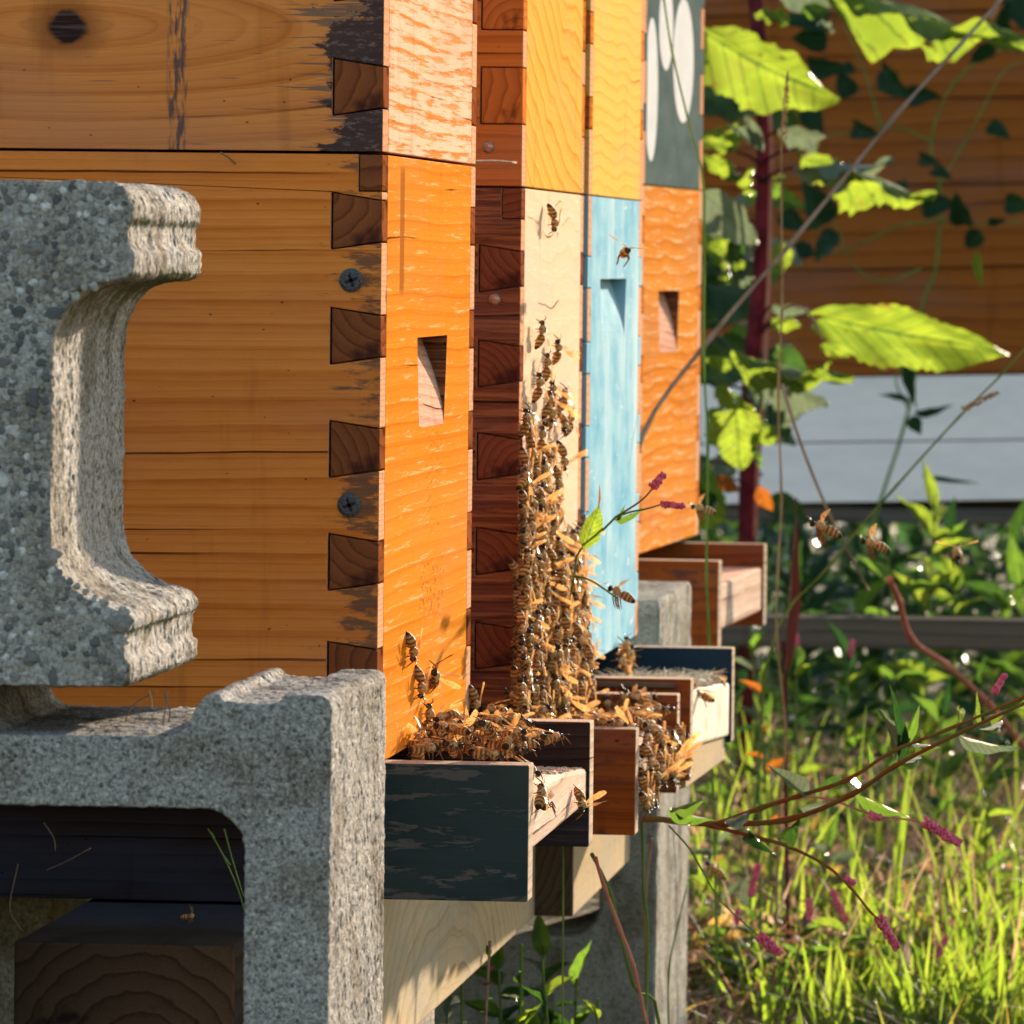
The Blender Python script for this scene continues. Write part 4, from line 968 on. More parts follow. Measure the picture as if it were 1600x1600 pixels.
for a, b, k in (((1443, 1284), (1500, 1318), 1), ((1372, 1432), (1402, 1482), 2), ((1553, 1082), (1570, 1055), 3), ((1186, 1462), (1218, 1490), 4), ((1360, 1274), (1376, 1278), 5), ((1320, 1372), (1334, 1380), 6)):
    L = math.dist(a, b); spike(sw, P_(*a, DS - 0.06), P_(*b, DS - 0.06), 0.0026 if L > 40 else 0.0014, count=int(L * 1.1) + 5, seed=k, bs=0.0011)
SL = [((1050, 1262), (1105, 1248), 20, 'weed', .7), ((1042, 1266), (1118, 1284), 22, 'weed', .6), ((1075, 1290), (1090, 1276), 12, 'waxy', .3), ((1258, 1240), (1200, 1196), 30, 'waxy', .5), ((1320, 1222), (1275, 1232), 24, 'pokedark', .3), ((1322, 1220), (1345, 1212), 22, 'waxy', .3),
      ((1226, 1310), (1250, 1280), 34, 'pokedark', .2), ((1250, 1262), (1300, 1258), 20, 'waxy', .4), ((1130, 1284), (1172, 1268), 26, 'waxy', .5), ((1170, 1300), (1192, 1330), 20, 'vine', .3), ((1338, 1240), (1422, 1277), 22, 'weed', .5),
      ((1400, 1188), (1382, 1100), 14, 'waxy', 1.0), ((1402, 1190), (1405, 1078), 20, 'vine', .6), ((1412, 1164), (1438, 1100), 18, 'weed', .3), ((1408, 1170), (1422, 1120), 16, 'poke', .6), ((1430, 1160), (1472, 1168), 16, 'weed', .7), ((1498, 1150), (1592, 1176), 24, 'waxy', .6),
      ((1498, 1135), (1497, 1098), 10, 'poke', .5), ((1520, 1128), (1526, 1078), 10, 'poke', .5), ((1360, 1196), (1356, 1162), 12, 'weed', .3), ((1400, 1195), (1440, 1178), 14, 'weed', .6), ((1545, 1118), (1575, 1108), 12, 'poke', .6), ((1590, 1105), (1620, 1085), 16, 'weed', .4), ((1530, 1140), (1570, 1128), 10, 'weed', .5)]
for i, (a, b, w_, mk, ro) in enumerate(SL): leaf(sw, P_(*a, DS - 0.05), P_(*b, DS - 0.08 + 0.03 * (i % 3)), w_ * DS / 11750, mk, 'lance', ro, i % 5, droop=0.06 * (i % 3), fold=0.2)
# smaller smartweed in front of the blue hive
s5 = plant('smartweed', Vector((at(884, 1200, 4.02).x, 4.02 - DIST, -GROUND)), 'slender smartweed with one bright leaf and pink spikes crossing the blue front')
B5 = [Vector(s5.location), P_(880, 1420, 4.0), P_(878, 1200, 4.04), P_(884, 1000, 4.115), P_(897, 900, 4.07)]
stem(s5, B5 + [P_(905, 862, 4.0), P_(940, 830, 3.97), P_(962, 808, 3.97)], 0.0006, 0.0006, 'greenstem')
stem(s5, [P_(962, 808, 3.97), P_(985, 800, 3.96), P_(1010, 795, 3.95), P_(1034, 788, 3.95)], 0.0006, 0.0004, 'greenstem', 'branch')
stem(s5, [P_(962, 808, 3.97), P_(1002, 782, 3.96), P_(1024, 758, 3.95)], 0.0006, 0.0004, 'redbranch', 'branch')
stem(s5, [P_(897, 900, 4.0), P_(925, 908, 3.98), P_(965, 935, 3.96)], 0.0007, 0.0005, 'greenstem', 'branch')
leaf(s5, P_(912, 858, 3.96), P_(936, 790, 3.96), 34 * 3.96 / 11750, 'poke', 'oval', 0.3, 41, droop=0.0)
leaf(s5, P_(935, 792, 3.96), P_(937, 756, 3.96), 4 * 3.96 / 11750, 'rust', 'lance', 0.3, 42, droop=0.0)
leaf(s5, P_(960, 812, 3.96), P_(1008, 797, 3.95), 12 * 3.96 / 11750, 'weed', 'lance', 0.5, 2)
leaf(s5, P_(962, 812, 3.96), P_(978, 788, 3.95), 6 * 3.96 / 11750, 'weed', 'lance', 0.5, 1)
spike(s5, P_(1020, 762, 3.95), P_(1037, 740, 3.95), 0.0022, count=20, seed=8, bs=0.0011)
spike(s5, P_(1034, 788, 3.95), P_(1070, 791, 3.95), 0.0013, count=24, seed=9, bs=0.001)

# undergrowth
WN = [0]
def weed(px, D, top, label, nleaf=14, ll=(40, 70), mk=('weed',), lean=0, stemk='greenstem', spk=False, seed=0, spread=60, kind='lance', group=None, wr=0.32):
    q = random.Random(seed * 31 + 5)
    gx = at(px, 1000, D).x; base = Vector((gx, D - DIST, -GROUND)); k = 11750 / D
    pb = 410 + GROUND * k
    pl_ = plant('leafy_weed', base, label, 'weed', group)
    H = pb - top
    pts = [base]
    for t in (0.33, 0.66, 1.0): pts.append(P_(px + lean * t * t + q.uniform(-6, 6), pb - H * t, D + q.uniform(-.02, .02)))
    stem(pl_, pts, 0.0017, 0.0007, stemk, nodes=True); sp = spline(pts, 8)
    for i in range(nleaf):
        t = 0.12 + 0.88 * (i + q.random() * 0.5) / nleaf; p = sp[min(len(sp) - 1, int(t * (len(sp) - 1)))]
        an = i * 2.4 + q.uniform(-.5, .5); L = q.uniform(*ll) / k; el = q.uniform(0.1, 0.9) if t < 0.95 else 1.3
        d = Vector((math.cos(an) * math.cos(el), math.sin(an) * math.cos(el), math.sin(el)))
        leaf(pl_, p, p + d * L, L * wr * q.uniform(0.8, 1.2), q.choice(mk), kind, q.uniform(-.7, .7), i % 4, face=(q.uniform(-.4, .4), -0.6, 0.8), droop=0.25)
    if spk:
        a = sp[-1]; spike(pl_, a, a + Vector((q.uniform(-0.014, 0.014), 0, q.uniform(0.010, 0.024))), 0.0028, count=30, seed=seed, bs=0.0014)
    return pl_
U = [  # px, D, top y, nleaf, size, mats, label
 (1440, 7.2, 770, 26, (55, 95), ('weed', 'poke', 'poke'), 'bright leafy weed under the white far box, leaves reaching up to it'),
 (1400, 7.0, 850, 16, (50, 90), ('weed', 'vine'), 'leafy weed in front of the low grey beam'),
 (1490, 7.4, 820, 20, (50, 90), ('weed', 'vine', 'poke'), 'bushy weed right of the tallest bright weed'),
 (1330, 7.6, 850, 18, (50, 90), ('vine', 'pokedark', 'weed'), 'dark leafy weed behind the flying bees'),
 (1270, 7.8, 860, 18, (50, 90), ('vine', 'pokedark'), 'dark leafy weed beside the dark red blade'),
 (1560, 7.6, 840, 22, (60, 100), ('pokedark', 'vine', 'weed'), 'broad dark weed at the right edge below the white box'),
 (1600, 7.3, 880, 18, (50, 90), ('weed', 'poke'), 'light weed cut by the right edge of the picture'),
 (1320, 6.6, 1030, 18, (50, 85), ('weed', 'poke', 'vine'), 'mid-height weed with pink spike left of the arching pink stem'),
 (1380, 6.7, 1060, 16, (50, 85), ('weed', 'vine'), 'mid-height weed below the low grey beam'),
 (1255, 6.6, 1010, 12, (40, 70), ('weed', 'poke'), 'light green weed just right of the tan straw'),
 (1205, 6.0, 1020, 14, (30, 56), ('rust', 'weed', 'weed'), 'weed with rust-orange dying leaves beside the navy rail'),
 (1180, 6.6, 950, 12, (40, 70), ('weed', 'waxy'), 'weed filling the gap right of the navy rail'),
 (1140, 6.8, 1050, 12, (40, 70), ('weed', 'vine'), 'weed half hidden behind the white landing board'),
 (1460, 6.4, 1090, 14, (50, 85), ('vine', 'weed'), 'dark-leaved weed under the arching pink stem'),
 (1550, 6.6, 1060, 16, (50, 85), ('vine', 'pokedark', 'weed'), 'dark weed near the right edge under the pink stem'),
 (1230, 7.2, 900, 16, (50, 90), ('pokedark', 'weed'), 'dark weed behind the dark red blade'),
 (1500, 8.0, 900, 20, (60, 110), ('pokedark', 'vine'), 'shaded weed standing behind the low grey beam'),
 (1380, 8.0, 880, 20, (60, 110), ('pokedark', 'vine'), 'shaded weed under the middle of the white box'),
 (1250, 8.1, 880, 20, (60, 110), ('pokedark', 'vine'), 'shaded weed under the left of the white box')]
for i, (px, D, top, n_, sz, mk, lb) in enumerate(U): weed(px, D, top, lb, n_, sz, mk, lean=q.uniform(-25, 25), seed=i, spk=i in (7, 9))
# foreground weeds below the near stand
weed(800, 4.25, 1475, 'curly bright green weed growing below the nearest landing board', 8, (40, 75), ('poke', 'weed'), seed=50, lean=20, kind='oval')
weed(870, 4.3, 1500, 'bright weed with drooping leaves beside the pillar block', 9, (45, 80), ('poke', 'weed', 'pokedark'), seed=51, lean=-20)
weed(725, 4.2, 1530, 'low grey-leaved weed at the foot of the timber stand', 8, (40, 70), ('waxy', 'weed'), seed=52, kind='oval')
weed(820, 4.4, 1540, 'dark leafy weed behind the curly bright one', 10, (45, 80), ('pokedark', 'weed', 'waxy'), seed=53)
weed(760, 4.1, 1470, 'dried dark seedy weed in front of the pine beam', 26, (10, 20), ('darkred', 'pokedark'), seed=54, stemk='greystraw', wr=0.6)
weed(930, 4.3, 1560, 'low weed in front of the shaded pillar face', 8, (40, 80), ('weed', 'poke'), seed=55)
weed(1175, 5.4, 1400, 'young smartweed with pink spike beside the pillar', 12, (40, 75), ('weed', 'waxy'), seed=56, spk=True)
weed(1230, 5.3, 1440, 'smartweed with pink spike in the middle of the grass', 12, (40, 75), ('weed', 'waxy'), seed=57, spk=True, lean=30)
weed(1320, 5.4, 1440, 'smartweed with short pink spike left of the bright blades', 10, (40, 75), ('weed', 'poke'), seed=58, spk=True)
weed(1150, 5.5, 1460, 'smartweed with dark pink spike close to the pillar foot', 10, (40, 75), ('weed', 'waxy'), seed=59, spk=True)
weed(1455, 5.3, 1500, 'smartweed with brownish spike among the bright blades', 10, (40, 75), ('weed', 'poke'), seed=60, spk=True)
weed(1290, 5.7, 1300, 'green weed in the sunlit grass below the smartweed branches', 14, (40, 75), ('weed', 'waxy', 'poke'), seed=61)
weed(1120, 5.6, 1300, 'green weed in sun just right of the pillar', 14, (40, 75), ('weed', 'waxy', 'poke'), seed=62)
weed(1540, 5.8, 1250, 'green weed in sun near the right edge', 14, (40, 75), ('weed', 'poke'), seed=63)
for i, (px, D, top, n_, mk, lb) in enumerate([(780, 4.6, 1500, 16, ('pokedark', 'weed'), 'dense dark weed against the shaded pillar, left one'), (850, 4.65, 1480, 16, ('weed', 'pokedark', 'waxy'), 'dense weed against the shaded pillar, middle one'),
        (905, 4.6, 1530, 14, ('weed', 'pokedark'), 'dense weed against the shaded pillar, right one'), (700, 4.3, 1560, 12, ('weed', 'waxy', 'poke'), 'pale-leaved weed low beside the corner block')]):
    weed(px, D, top, lb, n_, (45, 90), mk, seed=80 + i, kind='oval' if i % 2 else 'lance', wr=0.4)
# grass stuff
def blades(name, n, xr, yr, hr, wr_, m, seed, lean=0.5, flat=0.0, xfun=None, label=None, lift=0.0):
    rg = np.random.default_rng(seed); seg = 4
    x = rg.uniform(*xr, n); y = rg.uniform(*yr, n)
    if xfun is not None: x, y = xfun(rg, n)
    h = rg.uniform(*hr, n); wd = rg.uniform(*wr_, n); an = rg.uniform(0, 2 * np.pi, n); ln = rg.uniform(0.1, 1, n) * lean; fa = rg.uniform(0, 2 * np.pi, n)
    t = np.linspace(0, 1, seg + 1)[None, :]
    el = flat
    out = (ln[:, None] * h[:, None]) * t ** 2 + (h[:, None] * t) * el
    zz = h[:, None] * t * (1 - 0.35 * ln[:, None] * t) * (1 - el * 0.86)
    cx = x[:, None] + np.cos(an)[:, None] * out; cy = y[:, None] + np.sin(an)[:, None] * out
    hw = wd[:, None] * (1 - t ** 2.2) * 0.5 + 0.00015
    gz = np.array([gh(a, b) for a, b in zip(x, y)])
    cz = GZ - 0.004 + lift * rg.random(n)[:, None] + gz[:, None] + zz
    sx = np.cos(fa)[:, None] * hw; sy = np.sin(fa)[:, None] * hw
    V = np.stack([np.stack([cx - sx, cy - sy, cz], -1), np.stack([cx + sx, cy + sy, cz], -1)], 2)   # n, seg+1, 2, 3
    V = V.reshape(-1, 3)
    b = (np.arange(n) * (seg + 1) * 2)[:, None] + (np.arange(seg) * 2)[None, :]
    Fq = np.stack([b, b + 1, b + 3, b + 2], -1).reshape(-1, 4)
    me = bpy.data.meshes.new(name); me.vertices.add(len(V)); me.vertices.foreach_set('co', V.ravel().astype(np.float32))
    me.loops.add(Fq.size); me.loops.foreach_set('vertex_index', Fq.ravel().astype(np.int32))
    me.polygons.add(len(Fq)); me.polygons.foreach_set('loop_start', np.arange(0, Fq.size, 4, dtype=np.int32)); me.polygons.foreach_set('loop_total', np.full(len(Fq), 4, np.int32))
    me.materials.append(m); me.polygons.foreach_set('use_smooth', np.ones(len(Fq), bool)); me.update(calc_edges=True); me.validate()
    o = link(bpy.data.objects.new(name, me)); tag(o, label, name.replace('_', ' '), kind='stuff'); return o
def grassmat(name, stops, tr, trans=0.5, rough_=0.4):
    g = G(name); r = g.rand(True); c = g.ramp(r, stops); t = g.ramp(r, [(a, tuple(min(1, v * k) for v, k in zip(b, tr))) for a, b in stops])
    p = g.n('ShaderNodeBsdfPrincipled'); g.set(p.inputs['Base Color'], c); p.inputs['Roughness'].default_value = rough_; p.inputs['Specular IOR Level'].default_value = 0.5
    n = g.n('ShaderNodeBsdfTranslucent'); g.set(n.inputs[0], t); mx = g.n('ShaderNodeMixShader'); mx.inputs[0].default_value = trans
    g.t.links.new(p.outputs[0], mx.inputs[1]); g.t.links.new(n.outputs[0], mx.inputs[2]); g.t.links.new(mx.outputs[0], g.out.inputs[0]); return g.m
M['grass'] = grassmat('grass_green', [(0, (0.030, 0.062, 0.012)), (0.4, (0.045, 0.085, 0.014)), (0.75, (0.06, 0.10, 0.018)), (0.9, (0.12, 0.11, 0.03)), (1, (0.18, 0.12, 0.06))], (3.2, 2.45, 1.5), 0.42, 0.6)
M['lush'] = grassmat('lush_blades', [(0, (0.045, 0.085, 0.010)), (0.5, (0.065, 0.11, 0.012)), (0.999, (0.085, 0.12, 0.018)), (1, (0.2, 0.14, 0.07))], (2.9, 2.5, 1.5), 0.55, 0.6)
M['thatch'] = grassmat('dry_thatch', [(0, (0.12, 0.055, 0.032)), (0.4, (0.28, 0.155, 0.09)), (0.8, (0.42, 0.26, 0.155)), (1, (0.52, 0.38, 0.28))], (1.3, 1.2, 1.1), 0.3, 0.7)
blades('dry_thatch', 30000, (-0.55, 0.50), (1.75, 5.6), (0.04, 0.13), (0.0014, 0.0034), M['thatch'], 1, lean=0.45, flat=0.78, label='matted dry brown grass lying between the green blades', lift=0.028)
blades('meadow_grass', 3600, (-0.55, 0.50), (1.75, 5.4), (0.025, 0.10), (0.0012, 0.0030), M['grass'], 2, lean=0.9, label='short green grass growing through the dry thatch')
blades('meadow_grass', 16000, (-4, 4), (-4.4, 9), (0.03, 0.11), (0.002, 0.004), M['grass'], 3, lean=0.9, label='sparser grass all round the hives', xfun=lambda rg, n: (np.where(rg.random(n) < 0.75, 0.05 + rg.random(n) ** 1.5 * 3.2, rg.uniform(-4, -0.6, n)), rg.uniform(-2.2, 9, n)))
blades('dry_thatch', 14000, (0.3, 2.6), (-1.5, 6), (0.05, 0.14), (0.002, 0.004), M['thatch'], 6, lean=0.45, flat=0.78, label='dry brown grass to the right of the hive row', lift=0.02)
def lush(rg, n):
    px = rg.uniform(1180, 1640, n); D = rg.uniform(5.15, 5.75, n)
    px = np.where((px < 1300) & (rg.random(n) < 0.5), px + 250, px)
    return CAM.x + (px - 1923) / 11750 * D, D - DIST
blades('lush_blades', 900, (0, 1), (0, 1), (0.05, 0.115), (0.0045, 0.0078), M['lush'], 4, lean=0.55, xfun=lush, label='lush broad bright green blades at the lower right')
def tall(rg, n):
    px = rg.uniform(1095, 1640, n); D = rg.uniform(5.6, 7.2, n); return CAM.x + (px - 1923) / 11750 * D, D - DIST
blades('tall_grass', 150, (0, 1), (0, 1), (0.10, 0.22), (0.0025, 0.0045), M['lush'], 5, lean=0.5, xfun=tall, label='taller single green blades standing in the sunny grass')
def stand(rg, n):
    px = rg.uniform(1090, 1650, n); D = rg.uniform(5.3, 7.6, n); return CAM.x + (px - 1923) / 11750 * D, D - DIST
blades('dead_stems', 1100, (0, 1), (0, 1), (0.06, 0.20), (0.0010, 0.0022), M['thatch'], 15, lean=0.8, flat=0.25, xfun=stand, label='thin dead stalks leaning every way among the grass')
# clover-like leaves low in the grass
def groundleaves(name, n, seed, m, label):
    rg = np.random.default_rng(seed); px = rg.uniform(1090, 1650, n); D = rg.uniform(5.4, 8.0, n)
    c = np.stack([CAM.x + (px - 1923) / 11750 * D, D - DIST, GZ + rg.uniform(0.005, 0.07, n)], -1)
    d = rg.normal(size=(n, 3)); d[:, 2] *= 0.5; d /= np.linalg.norm(d, axis=1)[:, None]; e = np.cross(d, rg.normal(size=(n, 3))); e /= np.linalg.norm(e, axis=1)[:, None]
    sz = rg.uniform(0.005, 0.016, n)[:, None]; f = np.cross(d, e) * sz * 0.15
    V = np.stack([c - d * sz, c + e * sz * 0.3 - d * sz * 0.3 + f, c + e * sz * 0.25 + d * sz * 0.4 + f, c + d * sz, c - e * sz * 0.25 + d * sz * 0.4 + f, c - e * sz * 0.3 - d * sz * 0.3 + f], 1).reshape(-1, 3)
    k = np.arange(n)[:, None] * 6; Fc = np.concatenate([k + np.array([0, 1, 5]), ], 0)
    faces = [(i, i + 1, i + 2, i + 3) for i in range(0, 6 * n, 6)] + [(i, i + 3, i + 4, i + 5) for i in range(0, 6 * n, 6)]
    me = bpy.data.meshes.new(name); me.from_pydata(V.tolist(), [], faces); me.materials.append(m)
    tag(link(bpy.data.objects.new(name, me)), label, name.replace('_', ' '), kind='stuff')
groundleaves('ground_weeds', 3200, 21, M['grass'], 'small low weed leaves mixed through the grass')
groundleaves('leaf_litter', 1500, 22, M['thatch'], 'dead brown leaves and bits lying in the grass')
# far hedge and undergrowth mass
def leafmass(name, n, xr, yr, zr, s, m, seed, label):
    rg = np.random.default_rng(seed); c = np.stack([rg.uniform(*xr, n), rg.uniform(*yr, n), zr[0] + (zr[1] - zr[0]) * rg.random(n) ** 1.3], -1)
    c[:, 2] += (np.sin(c[:, 0] * 3.1) + np.sin(c[:, 0] * 7.3 + 1)) * 0.08 * (zr[1] - zr[0])
    d = rg.normal(size=(n, 3)); d /= np.linalg.norm(d, axis=1)[:, None]; e = np.cross(d, rg.normal(size=(n, 3))); e /= np.linalg.norm(e, axis=1)[:, None]
    sz = rg.uniform(0.6, 1.4, n)[:, None] * s
    V = np.stack([c - d * sz, c + e * sz * 0.42 - d * sz * 0.1, c + d * sz, c - e * sz * 0.42 - d * sz * 0.1], 1).reshape(-1, 3)
    V[:, 2] = np.maximum(V[:, 2], GZ + 0.002)
    me = bpy.data.meshes.new(name); me.from_pydata(V.tolist(), [], np.arange(4 * n).reshape(-1, 4).tolist()); me.materials.append(m)
    o = link(bpy.data.objects.new(name, me)); tag(o, label, name.replace('_', ' '), kind='stuff'); return o
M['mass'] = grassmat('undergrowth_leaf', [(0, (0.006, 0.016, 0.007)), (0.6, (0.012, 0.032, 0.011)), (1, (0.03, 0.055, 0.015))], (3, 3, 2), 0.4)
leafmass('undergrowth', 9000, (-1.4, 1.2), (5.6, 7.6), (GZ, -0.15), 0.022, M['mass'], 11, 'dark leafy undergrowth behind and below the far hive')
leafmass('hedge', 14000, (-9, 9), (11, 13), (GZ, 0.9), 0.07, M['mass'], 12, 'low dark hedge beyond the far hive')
# ------------------------------------------------------------------ honey bees
def rest(g):
    nd = g.n('ShaderNodeAttribute'); nd.attribute_name = 'rest'; return S(g, nd.outputs['Vector'])
def add_rest(me, co=None):
    at_ = me.attributes.new('rest', 'FLOAT_VECTOR', 'POINT')
    flat = [c for v in (co if co is not None else [tuple(v.co) for v in me.vertices]) for c in v]
    at_.data.foreach_set('vector', flat); return me
g = G('bee_body'); ro = rest(g); x, y, z = g.xyz(ro); n = g.noise(ro, 1500.0, 3.0, 0.7); n2 = g.noise(ro, 400.0, 2.0)
st = ((x * 1.0 + (n2 - 0.5) * 0.0003) * 520.0).frac()
band = g.sm(st, 0.45, 0.55) * (1.0 - g.sm(st, 0.9, 0.99))
rr_ = g.rand()
amber = g.mix((0.62, 0.31, 0.095), (0.44, 0.24, 0.10), rr_)
ab = g.mix(amber, (0.16, 0.075, 0.032), band)
ab = g.mix((0.035, 0.02, 0.012), ab, g.sm(x, -0.0085, -0.0065))
fuzz = g.mix((0.58, 0.38, 0.18), (0.28, 0.17, 0.085), g.sm(n, 0.45, 0.6))
head = g.mix((0.04, 0.028, 0.02), (0.12, 0.08, 0.05), g.sm(n, 0.5, 0.6))
cb = g.mix(ab, fuzz, g.sm(x, -0.0014, -0.0006)); cb = g.mix(cb, head, g.sm(x, 0.0026, 0.0031))
M['bee'] = g.bsdf(cb, 0.75, g.bump(n, 0.9, 0.0004), 0.06)
g = G('bee_eye'); M['eye'] = g.bsdf((0.025, 0.016, 0.012), 0.5, None, 0.15)
g = G('bee_leg'); M['leg'] = g.bsdf(g.ramp(g.noise(g.obj(), 900.0), [(0.3, (0.09, 0.045, 0.02)), (0.7, (0.28, 0.13, 0.045))]), 0.9, None, 0.0)
g = G('bee_wing')
vn_ = g.voro(g.scl(rest(g), (350, 800, 1)), 1.0, 'DISTANCE_TO_EDGE'); vein = 1.0 - g.sm(vn_, 0.02, 0.06)
p = g.n('ShaderNodeBsdfPrincipled'); p.inputs['Roughness'].default_value = 0.4; p.inputs['Specular IOR Level'].default_value = 0.10
g.set(p.inputs['Base Color'], g.mix((0.36, 0.21, 0.10), (0.14, 0.06, 0.02), vein))
tl = g.n('ShaderNodeBsdfTranslucent'); g.set(tl.inputs[0], (0.58, 0.31, 0.11, 1)); m1 = g.n('ShaderNodeMixShader'); m1.inputs[0].default_value = 0.5
g.t.links.new(p.outputs[0], m1.inputs[1]); g.t.links.new(tl.outputs[0], m1.inputs[2])
tp = g.n('ShaderNodeBsdfTransparent'); tp.inputs[0].default_value = (0.95, 0.88, 0.78, 1); m2 = g.n('ShaderNodeMixShader')
g.set(m2.inputs[0], 0.42 + vein * 0.4); g.t.links.new(m1.outputs[0], m2.inputs[1]); g.t.links.new(tp.outputs[0], m2.inputs[2]); g.t.links.new(m2.outputs[0], g.out.inputs[0])
M['wing'] = g.m
def bee_body_mesh(curl):
    mb = MB(); prof = [(-0.0092, 0.0002), (-0.0088, 0.0008), (-0.0078, 0.0015), (-0.0062, 0.0021), (-0.0045, 0.00235), (-0.0030, 0.0022), (-0.0020, 0.0016), (-0.0014, 0.0007), (-0.0009, 0.0012), (-0.0002, 0.0019), (0.0008, 0.0022), (0.0018, 0.0020), (0.0025, 0.0013), (0.00285, 0.0006), (0.0032, 0.0012), (0.0040, 0.0016), (0.0047, 0.0013), (0.0051, 0.0005)]
    n = 12; vs = []; fs = []
    for (xx, r) in prof:
        dz = -curl * max(0, -xx - 0.001) ** 2 * 60; ad = 1.0 if xx > -0.0012 else 1.0
        for j in range(n):
            a = 2 * math.pi * j / n; vs.append((xx, r * math.cos(a), r * 0.93 * math.sin(a) + dz + (0.0003 if -0.001 < xx < 0.0027 else 0) - (0.0003 if xx > 0.003 else 0)))
    for i in range(len(prof) - 1):
        for j in range(n):
            k = (j + 1) % n; fs.append((i * n + j, i * n + k, (i + 1) * n + k, (i + 1) * n + j))
    fs.append(tuple(range(n))); fs.append(tuple((len(prof) - 1) * n + j for j in range(n)))
    mb.add(vs, fs, 0)
    for s in (-1, 1):
        mb.ball((0.0040, s * 0.00125, 0.0001), 0.0008, (0.9, 0.55, 1.2), 8, 5, 1)
        mb.tube([(0.0048, s * 0.0004, 0.0003), (0.0058, s * 0.0012, 0.0012), (0.0074, s * 0.0022, 0.0010)], [0.00018, 0.00014, 0.00012], 4, mi=1)
    return mb.mesh('body', [M['bee'], M['eye']], True)
def wing_mesh(L, W):
    vs = []; fs = []; nx = 8
    for i in range(nx + 1):
        t = i / nx; w_ = W * (math.sin(math.pi * min(1, t * 0.92 + 0.04)) ** 0.6) * (0.45 + 0.55 * t)
        for s in (-0.35, 0.1, 0.65): vs.append((-L * t, s * w_, 0.0003 * math.sin(t * 5 + s * 9)))
    for i in range(nx):
        for j in range(2): a = i * 3 + j; fs.append((a, a + 1, a + 4, a + 3))
    me = bpy.data.meshes.new('wing'); me.from_pydata(vs, [], fs); me.materials.append(M['wing']); me.polygons.foreach_set('use_smooth', [True] * len(me.polygons)); me.update(); return me
def legs_mesh(fly):
    mb = MB()
    for s in (-1, 1):
        for (x0, x1, x2) in ((0.0016, 0.0032, 0.0048), (0.0004, 0.0004, 0.0000), (-0.0008, -0.0028, -0.0060)):
            if fly: pts = [(x0, s * 0.0012, -0.0013), (x0 - 0.0010, s * 0.0026, -0.0030), (x0 - 0.0026, s * 0.0020, -0.0056), (x0 - 0.0040, s * 0.0018, -0.0068)]
            else: pts = [(x0, s * 0.0012, -0.0010), (x1, s * 0.0032, 0.0004), (x1 + (x2 - x1) * 0.6, s * 0.0046, -0.0016), (x2, s * 0.0054, -0.0029)]
            mb.tube(pts, [0.00036, 0.00034, 0.00026, 0.00014], 5)
    return mb.mesh('legs', M['leg'], True)
B_body = [bee_body_mesh(0.15), bee_body_mesh(0.6)]; B_fw = wing_mesh(0.0100, 0.0036); B_hw = wing_mesh(0.0066, 0.0025)
B_legs = [legs_mesh(False), legs_mesh(True)]
for me_ in B_body + [B_fw, B_hw]: add_rest(me_)
def bee_proto(pose):
    """poses: folded wings, half-open wings, raised (fanning) wings, flying"""
    root = bpy.data.objects.new('honey_bee', None); root.empty_display_size = 0.005; ch = []
    def part(nm, me, M4=None):
        o = bpy.data.objects.new(nm, me); o.parent = root
        if M4 is not None: o.matrix_basis = M4
        ch.append(o)
    part('body', B_body[0 if pose in (0, 3) else 1]); part('legs', B_legs[1 if pose == 3 else 0])
    for s in (-1, 1):
        yaw, pit, rl = {0: (0.16, 0.10, 0.25), 1: (0.36, 0.22, 0.3), 2: (0.35, 1.05, 0.9), 3: (1.35, 0.35, 0.5)}[pose]
        for me, dx, k in ((B_fw, 0.0014, 1.0), (B_hw, 0.0006, 1.15)):
            mm = Matrix.Translation((dx, s * 0.0010, 0.0021)) @ Matrix.Rotation(-s * yaw * k, 4, 'Z') @ Matrix.Rotation(pit, 4, 'Y') @ Matrix.Rotation(-s * rl, 4, 'X')
            if s < 0: mm = mm @ Matrix.Diagonal((1, -1, 1, 1))
            part('wing', me, mm)
    return root, ch
PR = [bee_proto(i) for i in range(4)]; first = [True] * 4
def bee(loc, head, up, pose, label, group=None, scale=1.0):
    root, ch = PR[pose]
    r = root.copy(); COL.objects.link(r)
    for c in ch:
        d = c.copy(); COL.objects.link(d); d.parent = r
    xx = Vector(head).normalized(); zz = Vector(up); zz = (zz - xx * zz.dot(xx)).normalized(); yy = zz.cross(xx)
    m = Matrix((xx, yy, zz)).transposed().to_4x4() @ Matrix.Scale(scale * 1.13, 4); m.translation = Vector(loc); r.matrix_basis = m
    tag(r, label, 'bee', group); return r
q = random.Random(99)
def upright(px, py, X, label, head=1, tilt=0.0, pose=0, group=None, lift=0.0027, scale=1.0):
    """on a sunlit front: head up (1) or down (-1)"""
    p = atX(px, py, X + lift); a = tilt
    bee(p, (0.06, math.sin(a), head * math.cos(a)), (1, 0, 0), pose, label, group, scale)
X0 = 0.0
